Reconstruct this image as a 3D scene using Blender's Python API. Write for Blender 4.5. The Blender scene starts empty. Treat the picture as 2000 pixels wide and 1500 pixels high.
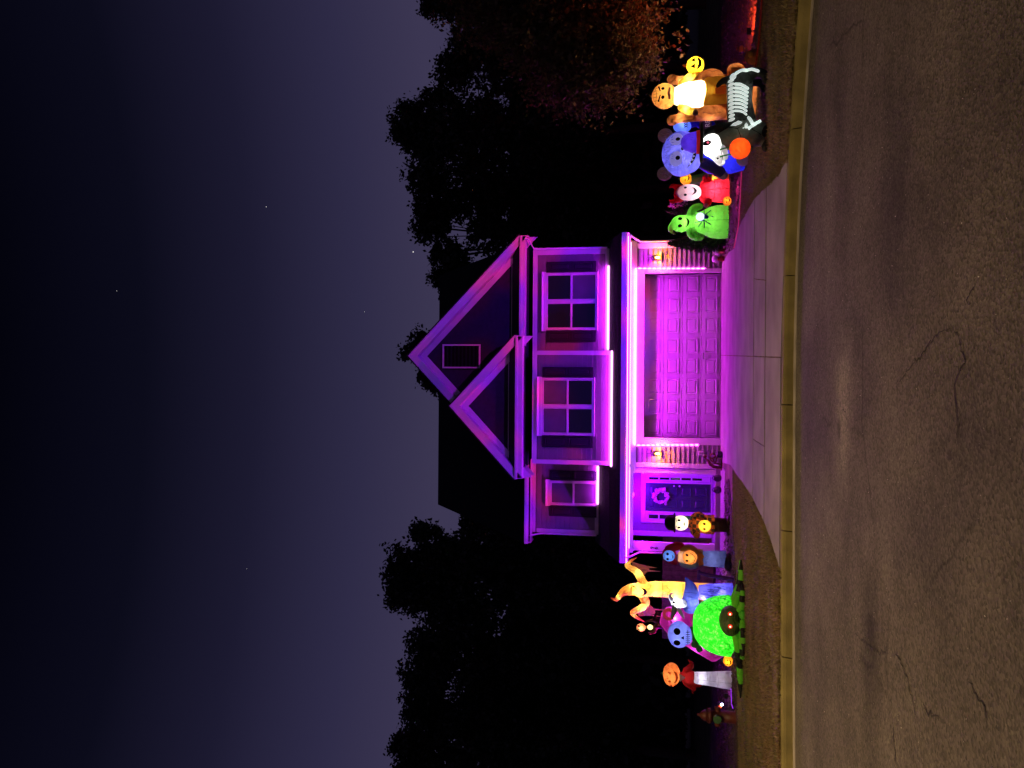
import bpy, bmesh, math, random
import numpy as np
from mathutils import Vector, Matrix
from mathutils.bvhtree import BVHTree

random.seed(7)
rng = np.random.default_rng(7)
scene = bpy.context.scene
COL = scene.collection
R = math.radians

# ------------------------------------------------------------------ camera
# The photograph was taken with the phone on its side: world "up" points to the left edge of the picture.
FPX = 1600.0
PITCH = math.atan(300 / FPX)
ROLL = R(0.4)
CAM = Vector((0, 0, 1.6))
_F = Vector((0, math.cos(PITCH), math.sin(PITCH)))
_U0 = Vector((0, -math.sin(PITCH), math.cos(PITCH)))
_R0 = Vector((1, 0, 0))
_Rt = _R0 * math.cos(ROLL) + _U0 * math.sin(ROLL)
_Up = _U0 * math.cos(ROLL) - _R0 * math.sin(ROLL)
cd = bpy.data.cameras.new('camera')
cd.sensor_fit = 'HORIZONTAL'
cd.sensor_width = 36
cd.lens = FPX / 2000 * 36
cd.clip_end = 2000
cam = bpy.data.objects.new('camera', cd)
COL.objects.link(cam)
m3 = Matrix((-_Up, _Rt, -_F)).transposed()
cam.matrix_world = Matrix.Translation(CAM) @ m3.to_4x4()
scene.camera = cam


def ray(px, py):
    return _F + _Rt * ((750 - py) / FPX) + _Up * ((1000 - px) / FPX)


def at(px, py, Y):                      # measured picture position -> world point in the plane y = Y
    d = ray(px, py)
    return CAM + d * (Y / d.y)


def gnd(px, py, z=0.0):                 # ... -> world point on the ground
    d = ray(px, py)
    return CAM + d * ((z - CAM.z) / d.z)


def XX(py, Y, px=1200):
    return at(px, py, Y).x


def ZZ(px, Y, py=750):
    return at(px, py, Y).z


# ------------------------------------------------------------------ world, moon, exposure
w = bpy.data.worlds.new('World')
scene.world = w
w.use_nodes = True
nt = w.node_tree
nt.nodes.clear()
wo = nt.nodes.new('ShaderNodeOutputWorld')
bg = nt.nodes.new('ShaderNodeBackground')
tc = nt.nodes.new('ShaderNodeTexCoord')
sp = nt.nodes.new('ShaderNodeSeparateXYZ')
rp = nt.nodes.new('ShaderNodeValToRGB')
nt.links.new(tc.outputs['Generated'], sp.inputs[0])
nt.links.new(sp.outputs['Z'], rp.inputs[0])
nt.links.new(rp.outputs[0], bg.inputs[0])
nt.links.new(bg.outputs[0], wo.inputs[0])
els = rp.color_ramp.elements
els[0].position = 0.0
els[0].color = (.042, .034, .087, 1)
els[1].position = 1.0
els[1].color = (.0004, .0004, .0016, 1)
for p_, c_ in ((.27, (.044, .037, .083, 1)), (.36, (.027, .0235, .061, 1)), (.47, (.0112, .0100, .0285, 1)),
               (.57, (.0035, .0035, .0105, 1)), (.68, (.0009, .0009, .0035, 1))):
    e = els.new(p_)
    e.color = c_
bg.inputs[1].default_value = 1.0

sun = bpy.data.lights.new('moon', 'SUN')
sun.energy = .004
sun.angle = R(.5)
sun.color = (.7, .8, 1)
so = bpy.data.objects.new('moon', sun)
so.rotation_euler = (R(40), 0, R(60))
COL.objects.link(so)

scene.view_settings.view_transform = 'Standard'
scene.view_settings.look = 'None'
scene.view_settings.exposure = 0
scene.view_settings.gamma = 1
scene.view_settings.use_curve_mapping = False
scene.render.engine = 'CYCLES'
scene.cycles.use_denoising = True
scene.cycles.max_bounces = 6
scene.cycles.diffuse_bounces = 3
scene.cycles.transmission_bounces = 3
scene.cycles.sample_clamp_indirect = 4
scene.cycles.sample_clamp_direct = 0
scene.cycles.use_light_tree = True
scene.cycles.caustics_reflective = False
scene.cycles.caustics_refractive = False


# ------------------------------------------------------------------ materials
def mat_new(name):
    m = bpy.data.materials.new(name)
    m.use_nodes = True
    t = m.node_tree
    b = t.nodes['Principled BSDF']
    return m, t, b


def N(t, kind, **kw):
    n = t.nodes.new(kind)
    for k, v in kw.items():
        n.inputs[k].default_value = v
    return n


def plain(name, col, rough=.6, var=.15, scale=6, bump=0.0, bscale=40, metal=0, spec=.4, coord='Object'):
    m, t, b = mat_new(name)
    b.inputs['Roughness'].default_value = rough
    b.inputs['Metallic'].default_value = metal
    b.inputs['Specular IOR Level'].default_value = spec
    c = t.nodes.new('ShaderNodeTexCoord')
    n = N(t, 'ShaderNodeTexNoise', Scale=scale, Detail=5.0)
    t.links.new(c.outputs[coord], n.inputs['Vector'])
    r = t.nodes.new('ShaderNodeValToRGB')
    r.color_ramp.elements[0].position = .3
    r.color_ramp.elements[1].position = .7
    r.color_ramp.elements[0].color = [x * (1 - var) for x in col] + [1]
    r.color_ramp.elements[1].color = [min(1, x * (1 + var)) for x in col] + [1]
    t.links.new(n.outputs['Fac'], r.inputs[0])
    t.links.new(r.outputs[0], b.inputs['Base Color'])
    if bump:
        n2 = N(t, 'ShaderNodeTexNoise', Scale=bscale, Detail=4.0)
        t.links.new(c.outputs[coord], n2.inputs['Vector'])
        bp = N(t, 'ShaderNodeBump', Strength=bump, Distance=.02)
        t.links.new(n2.outputs['Fac'], bp.inputs['Height'])
        t.links.new(bp.outputs[0], b.inputs['Normal'])
    return m


def emit(name, col, s):
    m = bpy.data.materials.new(name)
    m.use_nodes = True
    t = m.node_tree
    t.nodes.clear()
    o = t.nodes.new('ShaderNodeOutputMaterial')
    e = N(t, 'ShaderNodeEmission', Strength=s)
    e.inputs[0].default_value = (*col, 1)
    t.links.new(e.outputs[0], o.inputs[0])
    return m


_ny = {}


def nylon(col, tr=.65, glow=0.0, name=None, wrinkle=.35, col2=None, pscale=30):
    """thin inflatable nylon: part of the light inside comes through"""
    key = (tuple(col), tr, glow, wrinkle, col2)
    if key in _ny:
        return _ny[key]
    m, t, b = mat_new(name or 'nylon')
    o = t.nodes['Material Output']
    b.inputs['Roughness'].default_value = .5
    b.inputs['Specular IOR Level'].default_value = .3
    b.inputs['Base Color'].default_value = (*col, 1)
    trn = t.nodes.new('ShaderNodeBsdfTranslucent')
    trn.inputs[0].default_value = (*col, 1)
    c = t.nodes.new('ShaderNodeTexCoord')
    if col2:
        n = N(t, 'ShaderNodeTexVoronoi', Scale=pscale)
        t.links.new(c.outputs['Object'], n.inputs['Vector'])
        r = t.nodes.new('ShaderNodeValToRGB')
        r.color_ramp.elements[0].color = (*col, 1)
        r.color_ramp.elements[1].color = (*col2, 1)
        r.color_ramp.elements[0].position = .25
        r.color_ramp.elements[1].position = .6
        t.links.new(n.outputs['Distance'], r.inputs[0])
        t.links.new(r.outputs[0], b.inputs['Base Color'])
        t.links.new(r.outputs[0], trn.inputs[0])
    n2 = N(t, 'ShaderNodeTexNoise', Scale=7.0, Detail=3.0, Distortion=.6)
    t.links.new(c.outputs['Object'], n2.inputs['Vector'])
    bp = N(t, 'ShaderNodeBump', Strength=min(1, wrinkle * 2), Distance=.09)
    t.links.new(n2.outputs['Fac'], bp.inputs['Height'])
    t.links.new(bp.outputs[0], b.inputs['Normal'])
    t.links.new(bp.outputs[0], trn.inputs['Normal'])
    mx = t.nodes.new('ShaderNodeMixShader')
    mx.inputs[0].default_value = tr
    t.links.new(b.outputs[0], mx.inputs[1])
    t.links.new(trn.outputs[0], mx.inputs[2])
    if glow:  # emission put into the skin, in place of light reaching it
        b.inputs['Emission Color'].default_value = (*col, 1)
        b.inputs['Emission Strength'].default_value = glow
    t.links.new(mx.outputs[0], o.inputs[0])
    _ny[key] = m
    return m


def asphalt():
    m, t, b = mat_new('asphalt')
    c = t.nodes.new('ShaderNodeTexCoord')
    big = N(t, 'ShaderNodeTexNoise', Scale=.55, Detail=7.0, Roughness=.65)
    t.links.new(c.outputs['Object'], big.inputs['Vector'])
    r1 = t.nodes.new('ShaderNodeValToRGB')
    r1.color_ramp.elements[0].position = .32
    r1.color_ramp.elements[0].color = (.050, .045, .042, 1)
    r1.color_ramp.elements[1].position = .72
    r1.color_ramp.elements[1].color = (.125, .112, .104, 1)
    t.links.new(big.outputs['Fac'], r1.inputs[0])
    fine = N(t, 'ShaderNodeTexVoronoi', Scale=48.0)
    t.links.new(c.outputs['Object'], fine.inputs['Vector'])
    r2 = t.nodes.new('ShaderNodeValToRGB')
    r2.color_ramp.elements[0].color = (.30, .30, .30, 1)
    r2.color_ramp.elements[1].color = (2.0, 1.95, 1.9, 1)
    t.links.new(fine.outputs['Color'], r2.inputs[0])
    mul = t.nodes.new('ShaderNodeMixRGB')
    mul.blend_type = 'MULTIPLY'
    mul.inputs[0].default_value = .66
    t.links.new(r1.outputs[0], mul.inputs[1])
    t.links.new(r2.outputs[0], mul.inputs[2])
    # cracks
    wn = N(t, 'ShaderNodeTexNoise', Scale=3.5, Detail=6.0)
    t.links.new(c.outputs['Object'], wn.inputs['Vector'])
    mixv = t.nodes.new('ShaderNodeMixRGB')
    mixv.inputs[0].default_value = .16
    t.links.new(c.outputs['Object'], mixv.inputs[1])
    t.links.new(wn.outputs['Color'], mixv.inputs[2])
    vor = t.nodes.new('ShaderNodeTexVoronoi')
    vor.feature = 'DISTANCE_TO_EDGE'
    vor.inputs['Scale'].default_value = .26
    t.links.new(mixv.outputs[0], vor.inputs['Vector'])
    r3 = t.nodes.new('ShaderNodeValToRGB')
    r3.color_ramp.elements[0].position = .0
    r3.color_ramp.elements[0].color = (.3, .3, .3, 1)
    r3.color_ramp.elements[1].position = .005
    r3.color_ramp.elements[1].color = (1, 1, 1, 1)
    t.links.new(vor.outputs['Distance'], r3.inputs[0])
    msk = N(t, 'ShaderNodeTexNoise', Scale=.5, Detail=2.0)
    t.links.new(c.outputs['Object'], msk.inputs['Vector'])
    rm = t.nodes.new('ShaderNodeValToRGB')
    rm.color_ramp.elements[0].position = .44
    rm.color_ramp.elements[1].position = .62
    t.links.new(msk.outputs['Fac'], rm.inputs[0])
    mul2 = t.nodes.new('ShaderNodeMixRGB')
    mul2.blend_type = 'MULTIPLY'
    t.links.new(rm.outputs[0], mul2.inputs[0])
    t.links.new(mul.outputs[0], mul2.inputs[1])
    t.links.new(r3.outputs[0], mul2.inputs[2])
    # an old pale spill with a dark oil spot beside it, and a worn lane
    prev = mul2.outputs[0]
    for (cx, cy, rx, ry, k0, k1) in ((-.25, 8.6, .9, .55, 1.0, 1.65), (-.45, 8.75, .16, .13, 1.0, .45), (-2.3, 7.3, 1.7, .5, 1.0, .70), (1.6, 6.7, 1.5, .7, 1.0, .72), (2.5, 9.4, 2.0, .4, 1.0, 1.22)):
        mp = t.nodes.new('ShaderNodeMapping')
        mp.vector_type = 'POINT'
        mp.inputs['Location'].default_value = (-cx / rx, -cy / ry, .125 / rx)
        mp.inputs['Scale'].default_value = (1 / rx, 1 / ry, 1 / rx)
        t.links.new(c.outputs['Object'], mp.inputs[0])
        ln = t.nodes.new('ShaderNodeVectorMath')
        ln.operation = 'LENGTH'
        t.links.new(mp.outputs[0], ln.inputs[0])
        nn = N(t, 'ShaderNodeTexNoise', Scale=3.2, Detail=6.0, Roughness=.7)
        t.links.new(c.outputs['Object'], nn.inputs['Vector'])
        sm = t.nodes.new('ShaderNodeMath')
        sm.operation = 'MULTIPLY_ADD'
        sm.inputs[1].default_value = 1.6
        t.links.new(nn.outputs['Fac'], sm.inputs[0])
        t.links.new(ln.outputs['Value'], sm.inputs[2])
        mr = t.nodes.new('ShaderNodeMapRange')
        mr.interpolation_type = 'SMOOTHSTEP'
        mr.inputs[1].default_value = .95
        mr.inputs[2].default_value = 1.9
        mr.inputs[3].default_value = k1
        mr.inputs[4].default_value = k0
        t.links.new(sm.outputs[0], mr.inputs[0])
        vm = t.nodes.new('ShaderNodeVectorMath')
        vm.operation = 'SCALE'
        t.links.new(prev, vm.inputs[0])
        t.links.new(mr.outputs[0], vm.inputs['Scale'])
        prev = vm.outputs[0]
    t.links.new(prev, b.inputs['Base Color'])
    b.inputs['Roughness'].default_value = .9
    b.inputs['Specular IOR Level'].default_value = .2
    nb = N(t, 'ShaderNodeTexNoise', Scale=55.0, Detail=3.0)
    t.links.new(c.outputs['Object'], nb.inputs['Vector'])
    add = t.nodes.new('ShaderNodeMath')
    add.operation = 'ADD'
    t.links.new(nb.outputs['Fac'], add.inputs[0])
    t.links.new(fine.outputs['Distance'], add.inputs[1])
    bp = N(t, 'ShaderNodeBump', Strength=.7, Distance=.010)
    t.links.new(add.outputs[0], bp.inputs['Height'])
    t.links.new(bp.outputs[0], b.inputs['Normal'])
    return m


def leaf_mat(name, c1, c2, tr=.25, patchy=False):
    m, t, b = mat_new(name)
    o = t.nodes['Material Output']
    g = t.nodes.new('ShaderNodeNewGeometry')
    r = t.nodes.new('ShaderNodeValToRGB')
    r.color_ramp.elements[0].color = (*c1, 1)
    r.color_ramp.elements[1].color = (*c2, 1)
    if patchy:          # worn and greener patches
        c = t.nodes.new('ShaderNodeTexCoord')
        n = N(t, 'ShaderNodeTexNoise', Scale=1.1, Detail=5.0, Roughness=.7)
        t.links.new(c.outputs['Object'], n.inputs['Vector'])
        mr = t.nodes.new('ShaderNodeMapRange')
        mr.inputs[1].default_value = .36
        mr.inputs[2].default_value = .64
        t.links.new(n.outputs['Fac'], mr.inputs[0])
        ad = t.nodes.new('ShaderNodeMath')
        ad.operation = 'MULTIPLY_ADD'
        ad.inputs[1].default_value = .35
        t.links.new(g.outputs['Random Per Island'], ad.inputs[0])
        ml = t.nodes.new('ShaderNodeMath')
        ml.operation = 'MULTIPLY'
        ml.inputs[1].default_value = .65
        t.links.new(mr.outputs[0], ml.inputs[0])
        t.links.new(ml.outputs[0], ad.inputs[2])
        t.links.new(ad.outputs[0], r.inputs[0])
    else:
        t.links.new(g.outputs['Random Per Island'], r.inputs[0])
    t.links.new(r.outputs[0], b.inputs['Base Color'])
    b.inputs['Roughness'].default_value = .55
    trn = t.nodes.new('ShaderNodeBsdfTranslucent')
    t.links.new(r.outputs[0], trn.inputs[0])
    mx = t.nodes.new('ShaderNodeMixShader')
    mx.inputs[0].default_value = tr
    t.links.new(b.outputs[0], mx.inputs[1])
    t.links.new(trn.outputs[0], mx.inputs[2])
    t.links.new(mx.outputs[0], o.inputs[0])
    return m


M = {}
M['asphalt'] = asphalt()
M['soil'] = plain('soil', (.11, .078, .042), .95, .7, 1.6, .8, 60)
M['mulch'] = plain('mulch', (.060, .034, .024), .95, .5, 9, .8, 50)
M['chip'] = leaf_mat('mulch_chip', (.03, .017, .012), (.10, .058, .04), 0)
M['pebble'] = leaf_mat('pebble', (.12, .11, .10), (.42, .40, .38), 0)
M['grass'] = leaf_mat('grass', (.115, .115, .028), (.28, .19, .082), .2, True)
M['concrete'] = plain('concrete', (.235, .215, .21), .85, .28, 1.1, .35, 90, coord='Object')
M['kerb'] = plain('kerb_paint', (.17, .142, .050), .85, .3, 2.6, .4, 60)
M['gutter_pan'] = plain('gutter_pan', (.26, .235, .215), .9, .3, 2.5, .3, 70)
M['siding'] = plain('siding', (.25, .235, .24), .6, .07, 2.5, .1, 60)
M['trim'] = plain('white_trim', (.72, .70, .70), .5, .06, 3)
M['garage'] = plain('garage_paint', (.56, .55, .56), .5, .05, 3)
M['shutter'] = plain('shutter', (.011, .008, .018), .6, .1, 3)
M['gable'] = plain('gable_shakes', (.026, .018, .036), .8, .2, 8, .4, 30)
M['roof'] = plain('roof_shingle', (.014, .012, .016), .9, .4, 12, .5, 35)
M['porchroof'] = plain('porch_shingle', (.05, .04, .055), .9, .4, 12, .8, 30)
M['door'] = plain('door_navy', (.018, .016, .045), .35, .1, 3)
M['glass_dark'] = plain('window_glass_dark', (.012, .010, .02), .08, .1, 3, spec=.6)
M['glass_blind'] = plain('window_glass_blind', (.13, .12, .14), .25, .1, 3, spec=.5)
M['black'] = plain('black_metal', (.015, .015, .015), .4, .1, 5)
M['ink'] = plain('dark_print', (.006, .005, .008), .9, .1, 5, spec=.05)
M['wood'] = plain('fence_wood', (.36, .25, .16), .85, .35, 7, .4, 30)
M['bark'] = plain('bark', (.05, .038, .028), .95, .4, 9, .8, 30)
M['darkleaf'] = leaf_mat('dark_leaf', (.016, .020, .010), (.040, .045, .022), .1)
M['mapleleaf'] = leaf_mat('maple_leaf', (.10, .055, .025), (.15, .125, .035), .3)
M['juniper'] = leaf_mat('juniper_leaf', (.018, .024, .016), (.055, .060, .038), .1)
M['blossom'] = leaf_mat('pink_blossom', (.62, .20, .50), (.85, .50, .72), .3)
M['rust'] = plain('rusty_iron', (.16, .06, .035), .7, .4, 12, .4, 50)
M['pot'] = plain('dark_pot', (.03, .025, .035), .45, .2, 5)
M['hydrant'] = plain('hydrant_red', (.10, .020, .013), .5, .3, 7, .2, 40)
M['hydrant_green'] = plain('hydrant_green', (.05, .13, .05), .5, .2, 7)
M['plastic_white'] = plain('plastic_white', (.7, .68, .68), .4, .1, 6)
M['plastic_red'] = plain('plastic_red', (.5, .08, .05), .4, .1, 6)
LEDC = (.86, .022, 1.0)
M['led'] = emit('led_pink', (1.0, .36, .98), 2.9)
M['led_hot'] = emit('led_hot', (1.0, .38, 1.0), 2.8)
M['led_rope'] = emit('led_rope', (.9, .03, 1.0), 38)
M['led_scallop'] = emit('led_scallop', (.95, .06, .9), 17)
M['led_soffit'] = emit('led_soffit', (.95, .36, 1.0), 2.9)
M['led_porch'] = emit('led_porch', (.85, .30, 1.0), 3)
M['bulb_warm'] = emit('bulb_warm', (1.0, .42, .06), 30)
M['em_red'] = emit('lamp_red', (1.0, .06, .02), 14)
M['em_white'] = emit('lamp_white', (.8, .85, 1.0), 14)
M['em_star'] = emit('star_light', (1, .95, .9), 1.4)


# ------------------------------------------------------------------ mesh helpers
class MB:
    def __init__(self):
        self.v = []
        self.f = []

    def add(self, verts, faces):
        o = len(self.v)
        self.v += [tuple(p) for p in verts]
        self.f += [tuple(i + o for i in f) for f in faces]
        return self

    def box(self, x0, x1, y0, y1, z0, z1):
        x0, x1 = min(x0, x1), max(x0, x1)
        y0, y1 = min(y0, y1), max(y0, y1)
        z0, z1 = min(z0, z1), max(z0, z1)
        return self.add([(x0, y0, z0), (x1, y0, z0), (x1, y1, z0), (x0, y1, z0),
                         (x0, y0, z1), (x1, y0, z1), (x1, y1, z1), (x0, y1, z1)],
                        [(0, 3, 2, 1), (4, 5, 6, 7), (0, 1, 5, 4), (1, 2, 6, 5), (2, 3, 7, 6), (3, 0, 4, 7)])

    def prism(self, pts, off):
        n = len(pts)
        a = [Vector(p) for p in pts]
        o = Vector(off)
        return self.add(a + [p + o for p in a],
                        [tuple(range(n)), tuple(range(2 * n - 1, n - 1, -1))] +
                        [(i, i + n, (i + 1) % n + n, (i + 1) % n) for i in range(n)])

    def ell(self, c, r, nu=20, nv=12, ribs=0, ribd=.0):
        vs, fs = [], []
        for j in range(1, nv):
            ph = math.pi * j / nv
            for i in range(nu):
                th = 2 * math.pi * i / nu
                k = 1 - ribd * abs(math.cos(ribs * th / 2)) ** 6 if ribs else 1
                vs.append((c[0] + r[0] * k * math.sin(ph) * math.cos(th), c[1] + r[1] * k * math.sin(ph) * math.sin(th),
                           c[2] + r[2] * math.cos(ph)))
        top, bot = len(vs), len(vs) + 1
        vs += [(c[0], c[1], c[2] + r[2] * (1 - ribd * .8)), (c[0], c[1], c[2] - r[2] * (1 - ribd * .8))]
        for j in range(nv - 2):
            for i in range(nu):
                k = (i + 1) % nu
                fs.append((j * nu + i, (j + 1) * nu + i, (j + 1) * nu + k, j * nu + k))
        for i in range(nu):
            k = (i + 1) % nu
            fs.append((top, i, k))
            fs.append((bot, (nv - 2) * nu + k, (nv - 2) * nu + i))
        return self.add(vs, fs)

    def tube(self, pts, rad, n=10, round_=True):
        P = [Vector(p) for p in pts]
        if not hasattr(rad, '__len__'):
            rad = [rad] * len(P)
        rad = list(rad)
        if round_:
            d0 = (P[0] - P[1]).normalized()
            d1 = (P[-1] - P[-2]).normalized()
            a, b = P[0], P[-1]
            ra, rb = rad[0], rad[-1]
            P = [a + d0 * ra * .95, a + d0 * ra * .7] + P + [b + d1 * rb * .7, b + d1 * rb * .95]
            rad = [ra * .3, ra * .72] + rad + [rb * .72, rb * .3]
        vs, fs = [], []
        T = [(P[min(i + 1, len(P) - 1)] - P[max(i - 1, 0)]).normalized() for i in range(len(P))]
        ref = Vector((0, 1, 0)) if abs(T[0].y) < .9 else Vector((1, 0, 0))
        u = (ref - T[0] * ref.dot(T[0])).normalized()
        for i, p in enumerate(P):
            u = (u - T[i] * u.dot(T[i]))
            u = u.normalized() if u.length > 1e-6 else Vector((1, 0, 0))
            v = T[i].cross(u)
            for k in range(n):
                a = 2 * math.pi * k / n
                vs.append(p + (u * math.cos(a) + v * math.sin(a)) * rad[i])
        for i in range(len(P) - 1):
            for k in range(n):
                l = (k + 1) % n
                fs.append((i * n + k, i * n + l, (i + 1) * n + l, (i + 1) * n + k))
        fs.append(tuple(range(n - 1, -1, -1)))
        fs.append(tuple(range((len(P) - 1) * n, len(P) * n)))
        return self.add(vs, fs)

    def lathe(self, c, prof, n=20, flat=1.0, ribs=0, ribd=0.0):
        vs, fs = [], []
        for z, r in prof:
            for k in range(n):
                a = 2 * math.pi * k / n
                q = r * (1 - ribd * abs(math.cos(ribs * a / 2)) ** 6) if ribs else r
                vs.append((c[0] + q * math.cos(a), c[1] + q * flat * math.sin(a), c[2] + z))
        for i in range(len(prof) - 1):
            for k in range(n):
                l = (k + 1) % n
                fs.append((i * n + k, i * n + l, (i + 1) * n + l, (i + 1) * n + k))
        fs.append(tuple(range(n - 1, -1, -1)))
        fs.append(tuple(range((len(prof) - 1) * n, len(prof) * n)))
        return self.add(vs, fs)

    def mesh(self, name):
        me = bpy.data.meshes.new(name)
        me.from_pydata(self.v, [], self.f)
        me.update()
        return me

    def build(self, name, mat, parent=None, smooth=False, bevel=0.0, fix=True):
        me = self.mesh(name)
        if fix:
            bm = bmesh.new()
            bm.from_mesh(me)
            bmesh.ops.recalc_face_normals(bm, faces=bm.faces)
            bm.to_mesh(me)
            bm.free()
        me.materials.append(mat)
        if smooth:
            me.polygons.foreach_set('use_smooth', [True] * len(me.polygons))
        o = bpy.data.objects.new(name, me)
        COL.objects.link(o)
        if parent:
            o.parent = parent
        if bevel:
            md = o.modifiers.new('bevel', 'BEVEL')
            md.width = bevel
            md.segments = 2
        return o


def islands(mb):
    par = list(range(len(mb.v)))

    def find(a):
        while par[a] != a:
            par[a] = par[par[a]]
            a = par[a]
        return a
    for f in mb.f:
        r0 = find(f[0])
        for i in f[1:]:
            par[find(i)] = r0
    out = {}
    idx = {}
    for i in range(len(mb.v)):
        r0 = find(i)
        m = out.setdefault(r0, MB())
        idx[i] = (r0, len(m.v))
        m.v.append(mb.v[i])
    for f in mb.f:
        out[idx[f[0]][0]].f.append(tuple(idx[i][1] for i in f))
    return list(out.values())


def build_each(mb, name, mat, parent, smooth=True):
    return [m.build(name, mat, parent, smooth) for m in islands(mb)]


def fuse(mb, voxel, smooth=6):
    """weld overlapping blobs into one continuous skin"""
    me = mb.mesh('tmp')
    bm = bmesh.new()
    bm.from_mesh(me)
    bmesh.ops.recalc_face_normals(bm, faces=bm.faces)
    bm.to_mesh(me)
    bm.free()
    o = bpy.data.objects.new('tmp', me)
    COL.objects.link(o)
    r = o.modifiers.new('r', 'REMESH')
    r.mode = 'VOXEL'
    r.voxel_size = voxel
    s = o.modifiers.new('s', 'SMOOTH')
    s.iterations = smooth
    s.factor = .5
    bpy.context.view_layer.update()
    dg = bpy.context.evaluated_depsgraph_get()
    me2 = bpy.data.meshes.new_from_object(o.evaluated_get(dg))
    bpy.data.objects.remove(o)
    out = MB()
    out.v = [tuple(v.co) for v in me2.vertices]
    out.f = [tuple(p.vertices) for p in me2.polygons]
    bpy.data.meshes.remove(me2)
    bpy.data.meshes.remove(me)
    return out


def tag(o, label=None, cat=None, group=None, kind=None):
    if label:
        o['label'] = label
    if cat:
        o['category'] = cat
    if group:
        o['group'] = group
    if kind:
        o['kind'] = kind
    return o


def empty(name, loc, label, cat, group=None):
    o = bpy.data.objects.new(name, None)
    o.empty_display_size = .1
    o.location = loc
    COL.objects.link(o)
    return tag(o, label, cat, group)


def lamp(name, kind, loc, energy, col, parent=None, size=.05):
    l = bpy.data.lights.new(name, kind)
    l.energy = energy
    l.color = col
    if kind in ('POINT', 'SPOT'):
        l.shadow_soft_size = size
    o = bpy.data.objects.new(name, l)
    o.location = loc
    COL.objects.link(o)
    if parent:
        o.parent = parent
    return o


def quads(name, C, A, B, mat, parent=None, tri=False):
    """many small leaf-like faces: centres C, half axes A and B (n,3)"""
    n = len(C)
    if tri:
        V = np.stack([C - A, C + A, C + B], 1).reshape(-1, 3)
        k = 3
    else:
        V = np.stack([C - A, C + B * .62 - A * .1, C + A, C - B * .62 + A * .1], 1).reshape(-1, 3)
        k = 4
    me = bpy.data.meshes.new(name)
    me.vertices.add(len(V))
    me.vertices.foreach_set('co', V.astype(np.float32).ravel())
    me.loops.add(n * k)
    me.loops.foreach_set('vertex_index', np.arange(n * k, dtype=np.int32))
    me.polygons.add(n)
    me.polygons.foreach_set('loop_start', np.arange(0, n * k, k, dtype=np.int32))
    me.polygons.foreach_set('loop_total', np.full(n, k, dtype=np.int32))
    me.update(calc_edges=True)
    me.materials.append(mat)
    o = bpy.data.objects.new(name, me)
    COL.objects.link(o)
    if parent:
        o.parent = parent
    return o


def rdirs(n):
    v = rng.normal(size=(n, 3))
    return v / np.linalg.norm(v, axis=1, keepdims=True)


# ------------------------------------------------------------------ ground, road, kerb
def kerbY(x):                                   # road edge, gently curved towards the camera on the right
    if x >= 0:
        y = 11.70 - .055 * x * x if x < 5 else 11.70 - .055 * 25 - .55 * (x - 5)
    else:
        y = 11.70 - .008 * x * x if x > -8 else 11.70 - .008 * 64 - .128 * (-x - 8)
    return y


xs = [-60, -40, -25, -16, -12] + [i * .5 for i in range(-20, 21)] + [12, 14, 18]
mb = MB()
mb.add([(-300, -300, -.14), (300, -300, -.14), (300, 600, -.14), (-300, 600, -.14)], [(0, 1, 2, 3)])
tag(mb.build('ground', plain('dark_soil', (.03, .025, .018), .95)), 'dark bare ground stretching away', None, None, 'structure')
mb = MB()
mb.add([(-60, -40, -.125), (40, -40, -.125), (40, 12, -.125), (-60, 12, -.125)], [(0, 1, 2, 3)])
road = tag(mb.build('road', M['asphalt']), kind='structure')


def strip(prof, name, mat):
    mb = MB()
    n = len(prof)
    for x in xs:
        for dy, z in prof:
            mb.v.append((x, kerbY(x) + dy, z))
    for i in range(len(xs) - 1):
        for k in range(n - 1):
            mb.f.append((i * n + k, (i + 1) * n + k, (i + 1) * n + k + 1, i * n + k + 1))
    return mb.build(name, mat, smooth=False)


# cracks in the asphalt, thin filled ribbons a few millimetres proud
cm = MB()
for path in ([(1857, 633), (1872, 660), (1883, 700), (1868, 740), (1863, 767), (1871, 820), (1870, 883)],
             [(1857, 640), (1833, 650), (1800, 690), (1783, 710), (1750, 757)],
             [(1803, 1373), (1810, 1390), (1820, 1398), (1837, 1405)],
             [(1747, 1267), (1760, 1300), (1770, 1320), (1783, 1370), (1792, 1420)],
             [(1742, 1393), (1745, 1430), (1747, 1467), (1750, 1500)],
             [(1668, 1235), (1680, 1250), (1700, 1262), (1712, 1275), (1740, 1272)],
             [(1645, 795), (1652, 808), (1655, 830), (1650, 850)],
             [(1905, 560), (1888, 585), (1894, 600)], [(1890, 1330), (1920, 1380), (1930, 1440)]):
    P = []
    for a, b_ in zip(path[:-1], path[1:]):
        A_, B_ = gnd(*a, -.121), gnd(*b_, -.121)
        k = max(3, int((B_ - A_).length / .035))
        for i in range(k):
            q = A_ + (B_ - A_) * i / k
            P.append(q + Vector((random.gauss(0, .012), random.gauss(0, .012), 0)))
    n = len(P)
    for i, q in enumerate(P):
        d_ = (P[min(i + 1, n - 1)] - P[max(i - 1, 0)]).normalized()
        s_ = Vector((-d_.y, d_.x, 0)) * (.003 + .005 * random.random()) * math.sin(math.pi * (i + .7) / (n + .4)) ** .5
        cm.v += [tuple(q - s_), tuple(q + s_)]
    o_ = len(cm.v) - 2 * n
    cm.f += [(o_ + 2 * i, o_ + 2 * i + 2, o_ + 2 * i + 3, o_ + 2 * i + 1) for i in range(n - 1)]
tag(cm.build('cracks', plain('crack_tar', (.022, .020, .019), .95), road), kind='stuff')

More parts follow.
